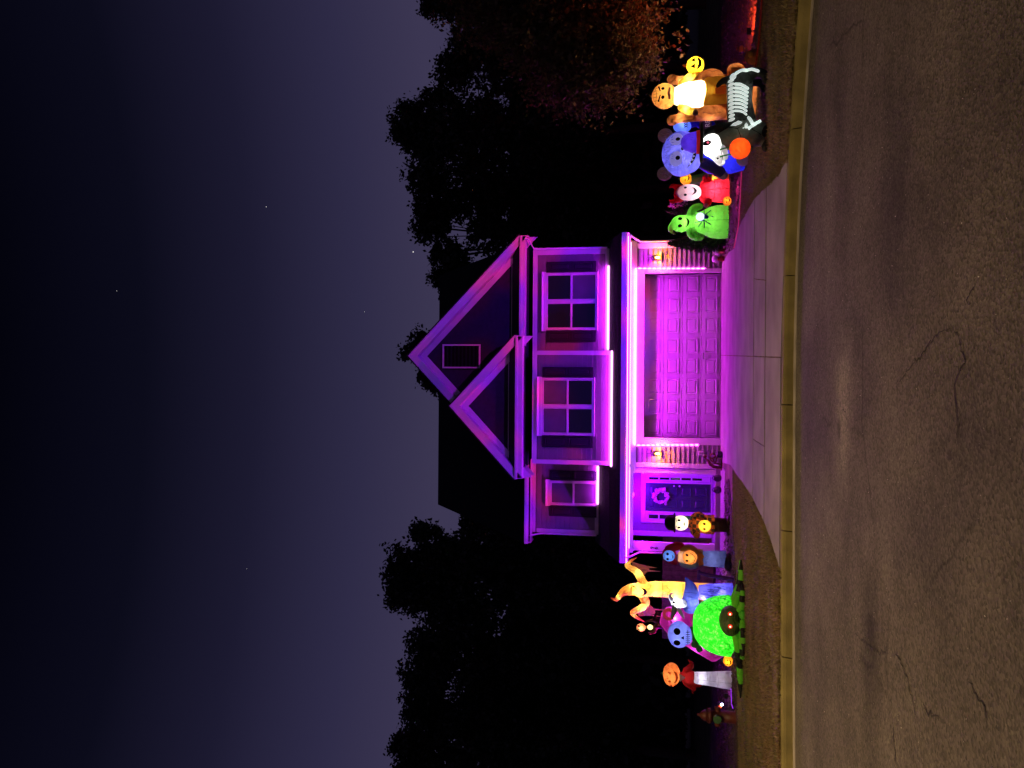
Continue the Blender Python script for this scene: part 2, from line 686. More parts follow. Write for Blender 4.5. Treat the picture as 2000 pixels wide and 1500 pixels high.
# gutter pan and the rolled kerb, cut at the joints the photograph shows
tag(strip([(-.15, -.140), (-.15, -.119), (0.02, -.114), (0.02, -.14)], 'gutter', M['gutter_pan']), kind='structure')
kerb = empty('kerb', (0, 0, 0), None, None)
kerb['kind'] = 'structure'
joint_x = [-30, -12] + [gnd(1545, p).x for p in (1318, 1055, 793, 530, 258)] + [gnd(1560, 5).x, 9, 14]
KP = [(.0, -.13), (.012, -.105), (.030, -.03), (.048, .002), (.08, .016), (.20, .019), (.20, -.13)]
for a, b_ in zip(joint_x[:-1], joint_x[1:]):
    mb = MB()
    g = .007
    k = max(2, int((b_ - a) / .4))
    X = np.linspace(a + g, b_ - g, k)
    n = len(KP)
    dz = random.uniform(-.006, .006)
    for x in X:
        for dy, z in KP:
            mb.v.append((x, kerbY(x) + dy, z + (dz if z > -.1 else 0)))
    for i in range(k - 1):
        for q in range(n - 1):
            mb.f.append((i * n + q, (i + 1) * n + q, (i + 1) * n + q + 1, i * n + q + 1))
    mb.f.append(tuple(range(n)))
    mb.f.append(tuple(range((k - 1) * n, k * n)))
    mb.build('kerb_stone', M['kerb'], kerb)

# lawn sheet behind the kerb
mb = MB()
for x in xs:
    mb.v += [(x, kerbY(x) + .19, .012), (x, 20, .012), (x, 120, .012)]
for i in range(len(xs) - 1):
    mb.f += [(3 * i, 3 * i + 3, 3 * i + 4, 3 * i + 1), (3 * i + 1, 3 * i + 4, 3 * i + 5, 3 * i + 2)]
tag(mb.build('lawn', M['soil']), kind='structure')

# driveway edge lines measured from the photograph (left and right), front to back
DL = [gnd(1529, 1121), (gnd(1510, 1062)), gnd(1497, 1025), gnd(1475, 978), gnd(1450, 940), gnd(1428, 908), gnd(1411, 904)]
DR = [gnd(1529, 332), gnd(1512, 352), gnd(1497, 366), gnd(1475, 388), gnd(1450, 432), gnd(1428, 488), gnd(1411, 516)]


def edge(D, y):
    pts = sorted([(p.y, p.x) for p in D])
    return float(np.interp(y, [p[0] for p in pts], [p[1] for p in pts]))


rowsY = [None, gnd(1497, 750).y, gnd(1474, 750).y, 24.62]
drive = empty('driveway', (0, 0, 0), None, None)
drive['kind'] = 'structure'
# joints running up the drive: (picture height at the back, at the front) of each row
row_splits = {0: [(697, 698)], 1: [(545, 547), (696, 697), (858, 873)], 2: [(694, 696)]}
row_px = {0: (1497, 1527), 1: (1474, 1497), 2: (1410, 1474)}


def slab(xl0, xl1, y0, y1, k=6):
    """concrete slab between two edge lines, a recessed joint left all round"""
    mb = MB()
    ys = [y0(0) + (y1 - y0(0)) * i / k for i in range(k + 1)]
    z = .024 + random.uniform(-.003, .003)
    g = .010
    for i, y in enumerate(ys):
        a, b_ = xl0(y) + g, xl1(y) - g
        ya = y0(a) + .055 if i == 0 else (y - .055 if i == k else y)
        yb = y0(b_) + .055 if i == 0 else (y - .055 if i == k else y)
        mb.v += [(a, ya, z - .1), (a, ya, z), (b_, yb, z), (b_, yb, z - .1)]
    for i in range(k):
        o = 4 * i
        mb.f += [(o, o + 4, o + 5, o + 1), (o + 1, o + 5, o + 6, o + 2), (o + 2, o + 6, o + 7, o + 3)]
    mb.f += [(0, 1, 2, 3), (4 * k, 4 * k + 3, 4 * k + 2, 4 * k + 1)]
    return mb.build('slab', M['concrete'], drive)


def cutline(pb, pf, back, front):
    B, Fr = gnd(back, pb), gnd(front, pf)
    return lambda y: B.x + (Fr.x - B.x) * (y - B.y) / (Fr.y - B.y)


for r_ in range(3):
    back, front = row_px[r_]
    cuts = [cutline(a, b_, back, front) for a, b_ in row_splits[r_]][::-1]
    fn = [lambda y: edge(DL, y)] + cuts + [lambda y: edge(DR, y)]
    y0 = (lambda x: kerbY(x) + .215) if r_ == 0 else (lambda x, v=rowsY[r_]: v)
    for a, b_ in zip(fn[:-1], fn[1:]):
        slab(a, b_, y0, rowsY[r_ + 1], 14 if r_ == 2 else 6)

# front walk from the driveway along the porch
mb = MB()
wl = [gnd(1405, 905), gnd(1424, 905), gnd(1424, 1000), gnd(1422, 1085), gnd(1405, 1085)]
mb.box(XX(1090, 24.3, 1410), XX(908, 24.3, 1410), 22.6, 24.28, -.05, .03)
tag(mb.build('front_walk', M['concrete'], bevel=.01), kind='structure')

# planting beds
def bed(name, pts, mat, z=.03):
    mb = MB()
    mb.prism([(p[0], p[1], -.02) for p in pts], (0, 0, z + .02))
    return tag(mb.build(name, mat), kind='structure')


bedL = [gnd(1425, 935), gnd(1431, 1000), gnd(1437, 1080), gnd(1440, 1180), gnd(1441, 1300), gnd(1443, 1420), gnd(1445, 1520), Vector((-14, 20.5, 0)), Vector((-14, 27, 0)), Vector((XX(1092, 26.9), 27, 0)), Vector((XX(1092, 22.6, 1415), 22.5, 0)), Vector((XX(945, 22.6, 1415), 22.5, 0))]
bed('left_planting_bed', bedL, M['mulch'])
bedR = [gnd(1414, 500), gnd(1436, 486), gnd(1446, 440), gnd(1449, 390), gnd(1452, 330), gnd(1470, 230), gnd(1484, 120), gnd(1493, 10), gnd(1500, -120), Vector((16, 12, 0)), Vector((16, 27, 0)), Vector((XX(468, 25, 1410), 27, 0)), Vector((XX(468, 25, 1410), 24.5, 0))]
bed('right_planting_bed', bedR, M['mulch'])


def inpoly(P, poly):
    x, y = P[:, 0], P[:, 1]
    ins = np.zeros(len(P), bool)
    n = len(poly)
    for i in range(n):
        x0, y0 = poly[i][0], poly[i][1]
        x1, y1 = poly[(i + 1) % n][0], poly[(i + 1) % n][1]
        c = ((y0 > y) != (y1 > y)) & (x < (x1 - x0) * (y - y0) / ((y1 - y0) + 1e-12) + x0)
        ins ^= c
    return ins


def scatter_chips(name, poly, n, box, mat, size, z):
    P = np.c_[rng.uniform(box[0], box[1], n), rng.uniform(box[2], box[3], n), np.full(n, z)]
    P = P[inpoly(P, poly)]
    k = len(P)
    a = rdirs(k)
    a[:, 2] *= .35
    b_ = np.cross(a, rdirs(k))
    b_ /= np.linalg.norm(b_, axis=1, keepdims=True)
    s = rng.uniform(.5, 1.3, (k, 1)) * size
    P[:, 2] += rng.uniform(0, .02, k)
    return tag(quads(name, P, a * s, b_ * s * .6, mat), kind='stuff')


scatter_chips('mulch_chips', bedL, 9000, (-11, -2, 18, 25), M['chip'], .035, .035)
scatter_chips('mulch_chips', bedR, 9000, (2, 11, 13, 25), M['chip'], .035, .035)

# lawn grass: short, patchy, worn
def lawn_blades(name, n, box, keep):
    P = np.c_[rng.uniform(box[0], box[1], n), rng.uniform(box[2], box[3], n), np.full(n, .01)]
    # patchiness
    q = np.sin(P[:, 0] * 2.1 + 1.3 * np.sin(P[:, 1] * 1.7)) + np.sin(P[:, 1] * 2.9 + 1.1 * np.sin(P[:, 0] * 2.3)) + rng.normal(0, .9, n)
    P = P[(q > -1.1) & keep(P)]
    k = len(P)
    ang = rng.uniform(0, 2 * math.pi, k)
    wd = rng.uniform(.004, .009, k)
    A = np.c_[np.cos(ang) * wd, np.sin(ang) * wd, np.zeros(k)]
    h = rng.uniform(.015, .05, k)
    B = np.c_[rng.normal(0, .018, k), rng.normal(0, .018, k), h]
    return tag(quads(name, P, A, B, M['grass'], tri=True), kind='stuff')


kY = np.vectorize(kerbY)
eL = np.vectorize(lambda y: edge(DL, y))
eR = np.vectorize(lambda y: edge(DR, y))
lawn_blades('lawn_grass', 120000, (-9.5, -1.2, 11.4, 20), lambda P: (P[:, 1] > kY(P[:, 0]) + .2) & (P[:, 0] < eL(P[:, 1]) - .02) & ~inpoly(P, bedL))
lawn_blades('lawn_grass', 90000, (1.5, 8.5, 9, 19.5), lambda P: (P[:, 1] > kY(P[:, 0]) + .2) & (P[:, 0] > eR(P[:, 1]) + .02) & ~inpoly(P, bedR))
def tufts(name, pts, n):
    C_ = []
    for _ in range(n):
        p = Vector(random.choice(pts))
        C_.append((p.x + random.gauss(0, .03), p.y + random.gauss(0, .03), .012))
    C_ = np.array(C_)
    ang = rng.uniform(0, 2 * math.pi, n)
    A = np.c_[np.cos(ang) * .006, np.sin(ang) * .006, np.zeros(n)]
    B = np.c_[rng.normal(0, .03, n), rng.normal(0, .03, n), rng.uniform(.02, .08, n)]
    return tag(quads(name, C_, A, B, M['grass'], tri=True), kind='stuff')


def walk(D):
    out = []
    for a, b_ in zip(D[:-1], D[1:]):
        for i in range(40):
            if random.random() < .6:
                out.append(a + (b_ - a) * random.random())
    return out


tufts('edge_grass', [p + Vector((-.04, 0, 0)) for p in walk(DL[:5])], 2600)
tufts('edge_grass', [p + Vector((.04, 0, 0)) for p in walk(DR[:5])], 2600)
tufts('edge_grass', [(x_, kerbY(x_) + .215, 0) for x_ in [random.uniform(-6.5, -2.75) for _ in range(90)] + [random.uniform(3.0, 6) for _ in range(70)]], 5000)
# fallen leaves and debris on the lawns
def litter(name, n, box, keep, mat, size):
    P = np.c_[rng.uniform(box[0], box[1], n), rng.uniform(box[2], box[3], n), np.full(n, .03)]
    P = P[keep(P)]
    k = len(P)
    a = rdirs(k)
    a[:, 2] *= .3
    b_ = np.cross(a, rdirs(k))
    b_ /= np.linalg.norm(b_, axis=1, keepdims=True)
    s = rng.uniform(.5, 1.2, (k, 1)) * size
    return tag(quads(name, P, a * s, b_ * s, mat), kind='stuff')


litter('fallen_leaves', 500, (1.5, 8.5, 9, 19.5), lambda P: (P[:, 1] > kY(P[:, 0]) + .2) & (P[:, 0] > eR(P[:, 1]) + .02), M['mapleleaf'], .035)
litter('fallen_leaves', 350, (-9.5, -1.2, 11.4, 20), lambda P: (P[:, 1] > kY(P[:, 0]) + .2) & (P[:, 0] < eL(P[:, 1]) - .02), M['mapleleaf'], .03)
litter('road_grit', 1500, (-5, 6, 4, 11.2), lambda P: P[:, 1] < kY(P[:, 0]) - .3, M['pebble'], .007).location.z = -.148
# pale stones in front of the porch
def stones(name, poly, n, box, z):
    P = np.c_[rng.uniform(box[0], box[1], n), rng.uniform(box[2], box[3], n), np.full(n, z)]
    P = P[inpoly(P, poly)]
    mb = MB()
    for p in P:
        s = random.uniform(.025, .05)
        mb.ell(p, (s * random.uniform(.8, 1.3), s * random.uniform(.8, 1.3), s * .6), 6, 4)
    return tag(mb.build(name, M['pebble'], smooth=True), kind='stuff')


stones('pebbles', bedL, 1500, (XX(1240, 23), XX(1000, 23), 21.4, 25.6), .04)

# ------------------------------------------------------------------ street lamp behind the camera
sl = empty('street_lamp', (-7.3, 12.7, 0), 'tall cobra head street lamp beyond the hydrant leaning over the road', 'street lamp')
mb = MB()
mb.tube([(0, 0, 0), (0, 0, 4), (0, 0, 8.2)], [.11, .09, .07], 12, False)
mb.build('pole', M['black'], sl, True)
mb = MB()
mb.tube([(0, 0, 8.1), (.5, -1.2, 8.7), (1.7, -4.0, 8.9)], [.05, .045, .04], 10)
mb.build('arm', M['black'], sl, True)
mb = MB()
mb.ell((1.9, -4.4, 8.9), (.25, .42, .1), 16, 8)
mb.build('lamp_head', M['black'], sl, True)
mb = MB()
mb.lathe((1.9, -4.4, 8.78), [(0, .12), (.03, .16)], 16)
mb.build('lens', emit('street_lens', (1, .74, .42), 8), sl)
o = lamp('street_light', 'SPOT', (1.9, -4.4, 8.72), 3500, (1.0, .67, .31), sl, .15)
o.data.spot_size = R(124)
o.data.spot_blend = .35

# ------------------------------------------------------------------ the house
house = empty('house', (0, 24.6, 0), 'two storey house with twin front gables washed in purple and pink light', 'house')
YG = 24.4


def part(mb, name, mat, bevel=0.0, parent=house, smooth=False):
    """mesh given in world coordinates, stored under its parent"""
    o = mb.build(name, mat, None, smooth, bevel)
    o.parent = parent
    p = parent
    off = Vector((0, 0, 0))
    while p:
        off += p.location
        p = p.parent
    o.data.transform(Matrix.Translation(-off))
    return o


def bx(name, mat, x0, x1, y0, y1, z0, z1, bevel=.004, parent=house):
    return part(MB().box(x0, x1, y0, y1, z0, z1), name, mat, bevel, parent)


def siding(x0, x1, y, z0, z1, pitch):
    z = z0
    while z < z1 - .01:
        h = min(pitch, z1 - z)
        mb = MB()
        xj = random.uniform(-.0, .0)
        mb.add([(x0, y, z), (x0, y - .036, z), (x0, y - .004, z + h - .003), (x0, y, z + h - .003),
                (x1, y, z), (x1, y - .036, z), (x1, y - .004, z + h - .003), (x1, y, z + h - .003)],
               [(0, 1, 2, 3), (7, 6, 5, 4), (0, 4, 5, 1), (1, 5, 6, 2), (2, 6, 7, 3), (3, 7, 4, 0)])
        part(mb, 'siding_board', M['siding'])
        z += pitch


zs = ZZ(1231, YG)                                # underside of the lower eave
xr, xl = XX(470, YG, 1300), XX(912, YG, 1300)
gx0, gx1 = XX(855, YG, 1330), XX(534, YG, 1330)  # garage opening
gz = ZZ(1258, YG)
# walls of the ground floor
bx('wall', M['siding'], gx1, xr, YG + .01, 27.5, 0, zs)
bx('wall', M['siding'], xl, gx0, YG + .01, 27.5, 0, zs)
bx('wall', M['siding'], gx0 - .001, gx1 + .001, YG + .012, YG + .30, gz, zs - .002)
siding(XX(526, YG, 1330), XX(484, YG, 1330), YG, .10, zs - .18, .136)
siding(XX(905, YG, 1330), XX(868, YG, 1330), YG, .10, zs - .18, .136)
siding(XX(868, YG, 1240), XX(526, YG, 1240), YG, ZZ(1243, YG), zs - .18 + .001, .136)
bx('foundation', M['concrete'], XX(526, YG, 1330), xr, YG - .02, YG + .008, 0, .10)
bx('foundation', M['concrete'], xl, XX(868, YG, 1330), YG - .02, YG + .008, 0, .10)
# frieze board, corner boards
bx('frieze_board', M['trim'], xl - .05, xr + .02, YG - .045, YG + .005, zs - .18, zs, .006)
bx('corner_board', M['trim'], XX(484, YG, 1320), XX(474, YG, 1320), YG - .05, YG + .15, .08, zs - .18, .006)
bx('corner_board', M['trim'], XX(914, YG, 1320), XX(905, YG, 1320), YG - .05, YG + .2, .08, zs - .18, .006)
# garage casing
jw = .03
bx('garage_casing', M['trim'], gx0, XX(868, YG, 1330), YG - .07, YG + .25, 0, gz, .008)
bx('garage_casing', M['trim'], XX(526, YG, 1330), gx1, YG - .07, YG + .25, 0, gz, .008)
bx('garage_casing', M['trim'], XX(868, YG, 1330), XX(526, YG, 1330), YG - .075, YG + .25, gz + .001, ZZ(1243, YG), .008)
# garage door: four sections, thirty two raised panels
YD = YG + .27
gd = bpy.data.objects.new('garage_door', MB().box(gx0, gx1, YD, YD + .05, .02, gz).mesh('garage_door'))
COL.objects.link(gd)
bpy.data.objects.remove(gd)
mb = MB()
zrow = np.linspace(.03, gz - .002, 5)
for i in range(4):
    mb.box(gx0 + .002, gx1 - .002, YD, YD + .045, zrow[i] + .004, zrow[i + 1] - .004)
door = part(mb, 'garage_door', M['garage'], .006)
pw = (gx1 - gx0) / 8


def raised_panel(x0, x1, z0, z1, y, mat, parent, name='panel'):
    # sunken field with a raised centre, like pressed steel doors
    mb = MB()
    d = .038
    e = .075

    def ring(i, yy):
        return [(x0 + i, yy, z0 + i), (x1 - i, yy, z0 + i), (x1 - i, yy, z1 - i), (x0 + i, yy, z1 - i)]
    v = ring(0, y - .002) + ring(.0, y - .020) + ring(.022, y - .020) + ring(d, y - .004) + ring(e, y - .018)
    f = []
    for k in range(4):
        for i in range(4):
            j = (i + 1) % 4
            f.append((k * 4 + i, k * 4 + j, (k + 1) * 4 + j, (k + 1) * 4 + i))
    f.append((16, 17, 18, 19))
    mb.add(v, f)
    return part(mb, name, mat, 0, parent)


for i in range(4):
    for k in range(8):
        raised_panel(gx0 + pw * (k + .12), gx0 + pw * (k + .88), zrow[i] + .10, zrow[i + 1] - .10, YD, M['garage'], door)
mb = MB()
mb.tube([(.5 * (gx0 + gx1) - .08, YD - .06, zrow[1] - .06), (.5 * (gx0 + gx1) + .08, YD - .06, zrow[1] - .06)], .01)
mb.box(.5 * (gx0 + gx1) - .09, .5 * (gx0 + gx1) - .06, YD - .06, YD, zrow[1] - .07, zrow[1] - .05)
mb.box(.5 * (gx0 + gx1) + .06, .5 * (gx0 + gx1) + .09, YD - .06, YD, zrow[1] - .07, zrow[1] - .05)
part(mb, 'handle', M['black'], 0, door)

# lower eave: soffit, fascia, gutter, shingle skirt roof
YE = 23.86
ex0, ex1 = XX(1098, YE, 1218), XX(455, YE, 1218)
ze = ZZ(1226, YE)
zt = ZZ(1213, YE)
bx('soffit', M['trim'], ex0 + .05, ex1 - .05, YE + .02, 25.9, zs + .002, zs + .03)
bx('fascia', M['trim'], ex0, ex1, YE, YE + .03, ze + .01, zt - .01)
mb = MB()
for i_, (dy, z) in enumerate([(0, ze + .02), (-.10, ze + .02), (-.13, ze + .06), (-.13, zt), (-.115, zt), (-.115, ze + .07), (-.09, ze + .035), (0, ze + .035)]):
    pass
gp = [(0, ze + .02), (-.09, ze + .02), (-.13, ze + .07), (-.13, zt), (-.112, zt), (-.112, ze + .075), (-.085, ze + .036), (0, ze + .036)]
mb.prism([(ex0, YE - .002 + dy, z) for dy, z in gp], (ex1 - ex0, 0, 0))
part(mb, 'gutter', M['trim'])
slope = .306
YR0, ZR0 = YE - .06, zt + .005
roofz = lambda y: ZR0 + slope * (y - YR0)
mb = MB()
mb.prism([(ex0 - .02, YR0, ZR0), (ex0 - .02, 27.0, roofz(27.0)), (ex0 - .02, 27.0, roofz(27.0) - .05), (ex0 - .02, YR0, ZR0 - .03)], (ex1 - ex0 + .04, 0, 0))
porch_roof = part(mb, 'porch_roof', M['porchroof'])
for i in range(9):                                # shingle courses stand proud of one another
    y0_, y1_ = YR0 + i * .15, YR0 + (i + 1) * .15 + .02
    if y1_ > 26.3:
        break
    mb = MB()
    mb.prism([(ex0 - .02, y0_, roofz(y0_) + .004), (ex0 - .02, y0_, roofz(y0_) + .022), (ex0 - .02, y1_, roofz(y1_) + .006)], (ex1 - ex0 + .04, 0, 0))
    part(mb, 'shingle_course', M['porchroof'], 0, porch_roof)
mb = MB()
mb.prism([(ex0, YR0, ze + .02), (ex0, 26.5, ze + .02), (ex0, 26.5, roofz(26.5) - .05), (ex0, YR0, ZR0 - .03)], (.04, 0, 0))
part(mb, 'roof_end', M['trim'])
# downspouts
mb = MB()
xd = XX(471, YG, 1300)
mb.tube([(xd + .10, YE - .05, ze + .02), (xd + .10, YE - .05, ze - .05), (xd - .01, YG - .11, ze - .32), (xd - .01, YG - .11, .12)], .035, 8)
part(mb, 'downspout', M['trim'], 0, house, True)
mb = MB()
xd = XX(1080, YG, 1300)
mb.tube([(xd - .06, YE - .05, ze + .02), (xd - .06, YE - .05, ze - .05), (xd + .0, YG - .02, ze - .36), (xd + .0, YG - .02, .12)], .03, 8)
part(mb, 'downspout', M['trim'], 0, house, True)

# porch: back wall, beam, posts, door
YP = 26.0
px0, px1 = XX(1060, YP, 1300), XX(912, YP, 1300)
bx('wall', M['siding'], XX(1042, YP, 1300), px1 + .3, YP + .01, YP + 1.5, 0, zs)
siding(XX(1042, YP, 1300), XX(1022, YP, 1300), YP, .2, zs, .136)
siding(XX(1022, YP, 1300), px1 + .3, YP, ZZ(1258, YP), zs, .136)
siding(XX(921, YP, 1300), px1 + .3, YP, .2, ZZ(1258, YP), .136)
bx('corner_board', M['trim'], XX(1047, YP, 1300), XX(1038, YP, 1300), YP - .05, YP + .1, .18, zs, .006)
bx('porch_floor', M['concrete'], XX(1084, YG, 1400), xl - .001, YG - .12, YP + .01, 0, .17, .012)
bx('porch_beam', M['trim'], XX(1079, YG, 1240), xl - .052, YG - .04, YG + .16, ZZ(1238, YG), zs - .001, .006)
for pa, pb in ((1078, 1061), (925, 916)):
    post = bx('porch_post', M['trim'], XX(pa, YG, 1320), XX(pb, YG, 1320), YG - .01, YG + .15, .172, ZZ(1238, YG) - .001, .006)
    for z0_, z1_ in ((ZZ(1258, YG), ZZ(1255, YG)), (ZZ(1241, YG), ZZ(1238.5, YG)), (.174, .32)):
        bx('post_moulding', M['trim'], XX(pa + 1, YG, 1320), XX(pb - 1, YG, 1320), YG - .03, YG + .17, z0_, z1_ - .002, .004, post)
    if pa == 1078:
        for ch, dz in (('9', .105), ('6', 0)):
            cu = bpy.data.curves.new('house_number', 'FONT')
            cu.body = ch
            cu.size = .16
            cu.extrude = .008
            cu.align_x = 'CENTER'
            to = bpy.data.objects.new('house_number', cu)
            COL.objects.link(to)
            bpy.context.view_layer.update()
            dg = bpy.context.evaluated_depsgraph_get()
            me = bpy.data.meshes.new_from_object(to.evaluated_get(dg))
            bpy.data.objects.remove(to)
            no = bpy.data.objects.new('house_number', me)
            me.materials.append(M['ink'])
            COL.objects.link(no)
            me.transform(Matrix.Translation((XX(1070, YG, 1280), YG - .022, ZZ(1288, YG) + .02 + dz)) @ Matrix.Rotation(R(90), 4, 'X'))
            me.transform(Matrix.Translation(-Vector(house.location)))
            no.parent = post
            no.location = (0, 0, 0)
# front door with sidelights
dzt, dzb = ZZ(1262, YP), .2
bx('door_casing', M['trim'], XX(1022, YP, 1320), XX(1017, YP, 1320), YP - .06, YP + .02, dzb, dzt + .12, .006)
bx('door_casing', M['trim'], XX(930, YP, 1320), XX(922, YP, 1320), YP - .06, YP + .02, dzb, dzt + .12, .006)
bx('door_casing', M['trim'], XX(1022, YP, 1320), XX(922, YP, 1320), YP - .065, YP + .02, dzt + .001, dzt + .13, .006)
bx('door_casing', M['trim'], XX(1003, YP, 1320), XX(999.5, YP, 1320), YP - .05, YP + .02, dzb, dzt, .006)
bx('door_casing', M['trim'], XX(944, YP, 1320), XX(940.5, YP, 1320), YP - .05, YP + .02, dzb, dzt, .006)
fd = bx('front_door', M['door'], XX(999, YP, 1320), XX(944.5, YP, 1320), YP - .02, YP + .02, dzb + .03, dzt - .005, .004)
dx0, dx1 = XX(999, YP, 1320), XX(944.5, YP, 1320)
for i in range(2):
    for z0_, z1_ in ((.12, .52), (.60, .93), (1.02, 1.62), (1.68, 1.88)):
        hh = (dzt - dzb) / 2.0
        a = dx0 + (dx1 - dx0) * (.1 + .44 * i)
        raised_panel(a, a + (dx1 - dx0) * .36, dzb + z0_ * hh, dzb + z1_ * hh, YP - .02, M['door'], fd)
mb = MB()
mb.ell((dx1 - .07, YP - .07, dzb + .95), (.03, .03, .03), 12, 8)
mb.ell((dx1 - .07, YP - .06, dzb + 1.12), (.028, .02, .028), 12, 8)
part(mb, 'handle', M['plastic_white'], 0, fd, True)
for pa, pb in ((1016.5, 1003.5), (940, 930.5)):
    sd = bx('sidelight', M['trim'], XX(pa, YP, 1320), XX(pb, YP, 1320), YP - .03, YP + .02, dzb + .02, dzt - .004, .003)
    a, b_ = XX(pa - 2.5, YP, 1320), XX(pb + 2.5, YP, 1320)
    for k in range(5):
        z0_ = dzb + .28 + k * .33
        bx('pane', M['glass_dark'], a, b_, YP - .036, YP - .031, z0_, z0_ + .29, 0, sd)
bx('threshold', M['trim'], XX(1022, YP, 1320), XX(922, YP, 1320), YP - .12, YP + .02, .171, dzb - .002, .005)
# outlet box on the siding left of the garage
ob = bx('outlet_box', M['trim'], XX(889, YG, 1370), XX(881, YG, 1370), YG - .06, YG - .01, ZZ(1375, YG), ZZ(1365, YG), .006)
bx('outlet_cover', M['siding'], XX(887, YG, 1370), XX(883, YG, 1370), YG - .068, YG - .061, ZZ(1373.5, YG), ZZ(1366.5, YG), .002, ob)

# upper storey
YM, YRt, YL = 24.7, 25.2, 26.4
zu_m, zu_r, zu_l = ZZ(1040, YM), ZZ(1040, YRt), ZZ(1042, YL)
mx0, mx1 = XX(907, YM, 1120), XX(685, YM, 1120)
rx0, rx1 = XX(690, YRt, 1120), XX(487, YRt, 1120)
lx0, lx1 = XX(1042, YL, 1120), XX(900, YL, 1120)
bx('wall', M['siding'], mx0, mx1, YM + .01, 27, roofz(YM) - .2, zu_m)
bx('wall', M['siding'], rx0, rx1, YRt + .01, 36, roofz(YRt) - .2, zu_r)
bx('wall', M['siding'], lx0, lx1, YL + .01, 36, 0, zu_l)
siding(mx0 + .1, mx1 - .1, YM, roofz(YM) + .05, zu_m - .14, .146)
siding(mx1, rx1 - .15, YRt, roofz(YRt) + .05, zu_r - .14, .148)
siding(lx0 + .1, mx0, YL, roofz(YL) + .05, zu_l - .1, .152)
# base trim where the walls meet the skirt roof
bx('skirt_board', M['trim'], mx0, mx1, YM - .04, YM + .005, roofz(YM) + .03, roofz(YM) + .14)
bx('skirt_board', M['trim'], mx1, rx1, YRt - .04, YRt + .005, roofz(YRt) + .03, roofz(YRt) + .14)
bx('skirt_board', M['trim'], lx0, mx0, YL - .04, YL + .005, roofz(YL) + .03, roofz(YL) + .14)
# corner and frieze boards
for x, y in ((mx0, YM), (mx1 - .13, YM), (rx1 - .16, YRt), (lx0, YL)):
    z0_ = roofz(y) + .14
    z1_ = {YM: zu_m, YRt: zu_r, YL: zu_l}[y] - .14
    bx('corner_board', M['trim'], x, x + (.13 if y != YRt else .16), y - .05, y + .12, z0_, z1_, .005)
bx('frieze_board', M['trim'], mx0, mx1, YM - .05, YM + .01, zu_m - .14, zu_m - .001, .005)
bx('frieze_board', M['trim'], mx1, rx1, YRt - .05, YRt + .01, zu_r - .14, zu_r - .001, .005)
bx('frieze_board', M['trim'], lx0, mx0, YL - .05, YL + .01, zu_l - .10, zu_l - .001, .005)
# upper right downspout
mb = MB()
xd = rx1 + .02
mb.tube([(XX(466, 24.9, 1022), 24.86, ZZ(1024, 24.86)), (XX(466, 24.9, 1030), 24.95, ZZ(1030, 24.9)), (xd, YRt - .10, ZZ(1042, YRt)), (xd, YRt - .09, roofz(YRt) + .1)], .035, 8)
part(mb, 'downspout', M['trim'], 0, house, True)
mb = MB()
xd = lx0 - .02
mb.tube([(xd - .05, YL - .30, zu_l + .02), (xd - .03, YL - .2, zu_l - .08), (xd, YL - .09, zu_l - .3), (xd, YL - .09, roofz(YL) + .1)], .03, 8)
part(mb, 'downspout', M['trim'], 0, house, True)


def gable(yw, yf, apex, footr, footl, base_px, pent_px, wall_top, roof_back, dark):
    """pedimented front gable: dark field, rakes, soffits, return with a little shingled pent"""
    A = at(*apex, yf)
    Fr = at(*footr, yf)
    Fl = at(*footl, yf)
    zb = (Fr.z + Fl.z) / 2
    hw = (Fr.x - Fl.x) / 2
    cx = (Fr.x + Fl.x) / 2
    A = Vector((cx, yf, A.z))
    Fr = Vector((cx + hw, yf, zb))
    Fl = Vector((cx - hw, yf, zb))
    # dark field
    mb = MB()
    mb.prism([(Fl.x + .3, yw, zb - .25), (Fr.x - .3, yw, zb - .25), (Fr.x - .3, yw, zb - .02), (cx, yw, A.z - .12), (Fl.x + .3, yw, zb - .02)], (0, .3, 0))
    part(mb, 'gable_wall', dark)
    ang = math.atan2(A.z - zb, hw)
    for F_ in (Fr, Fl):
        d = (A - F_)
        n = Vector((0, 0, -1)) * (1 / math.cos(ang))
        t = .21
        mb = MB()     # rake fascia: two stepped boards
        q = n * t
        mb.prism([F_, A, A + q, F_ + q], (0, .04, 0))
        part(mb, 'rake_board', M['trim'], .006)
        mb = MB()
        q2 = n * .06
        mb.prism([F_ + Vector((0, -.03, 0)), A + Vector((0, -.03, 0)), A + q2 + Vector((0, -.03, 0)), F_ + q2 + Vector((0, -.03, 0))], (0, .028, 0))
        part(mb, 'rake_moulding', M['trim'], .004)
        mb = MB()     # soffit between rake and wall
        s0 = n * (t - .03)
        s1 = n * (t + .0)
        mb.prism([F_ + s0 + Vector((0, .041, 0)), A + s0 + Vector((0, .041, 0)), A + s1 + Vector((0, .041, 0)), F_ + s1 + Vector((0, .041, 0))], (0, yw - yf - .045, 0))
        part(mb, 'rake_soffit', M['trim'])
        mb = MB()     # board on the wall below the soffit
        w0 = n * (t + .001)
        w1 = n * (t + .17)
        mb.prism([F_ + w0 + Vector((0, yw - yf - .03, 0)), A + w0 + Vector((0, yw - yf - .03, 0)), A + w1 + Vector((0, yw - yf - .03, 0)), F_ + w1 + Vector((0, yw - yf - .03, 0))], (0, .028, 0))
        part(mb, 'rake_frieze', M['trim'], .004)
        mb = MB()     # roof slab running back
        up = Vector((0, 0, .05))
        e = (F_ - A).normalized() * .06
        mb.prism([F_ + e + Vector((0, -.04, .004)), A + Vector((0, -.04, .004)), A + up + Vector((0, -.04, 0)), F_ + e + up + Vector((0, -.04, 0))], (0, roof_back - yf, 0))
        part(mb, 'gable_roof', M['roof'])
    return A, Fr, Fl, zb


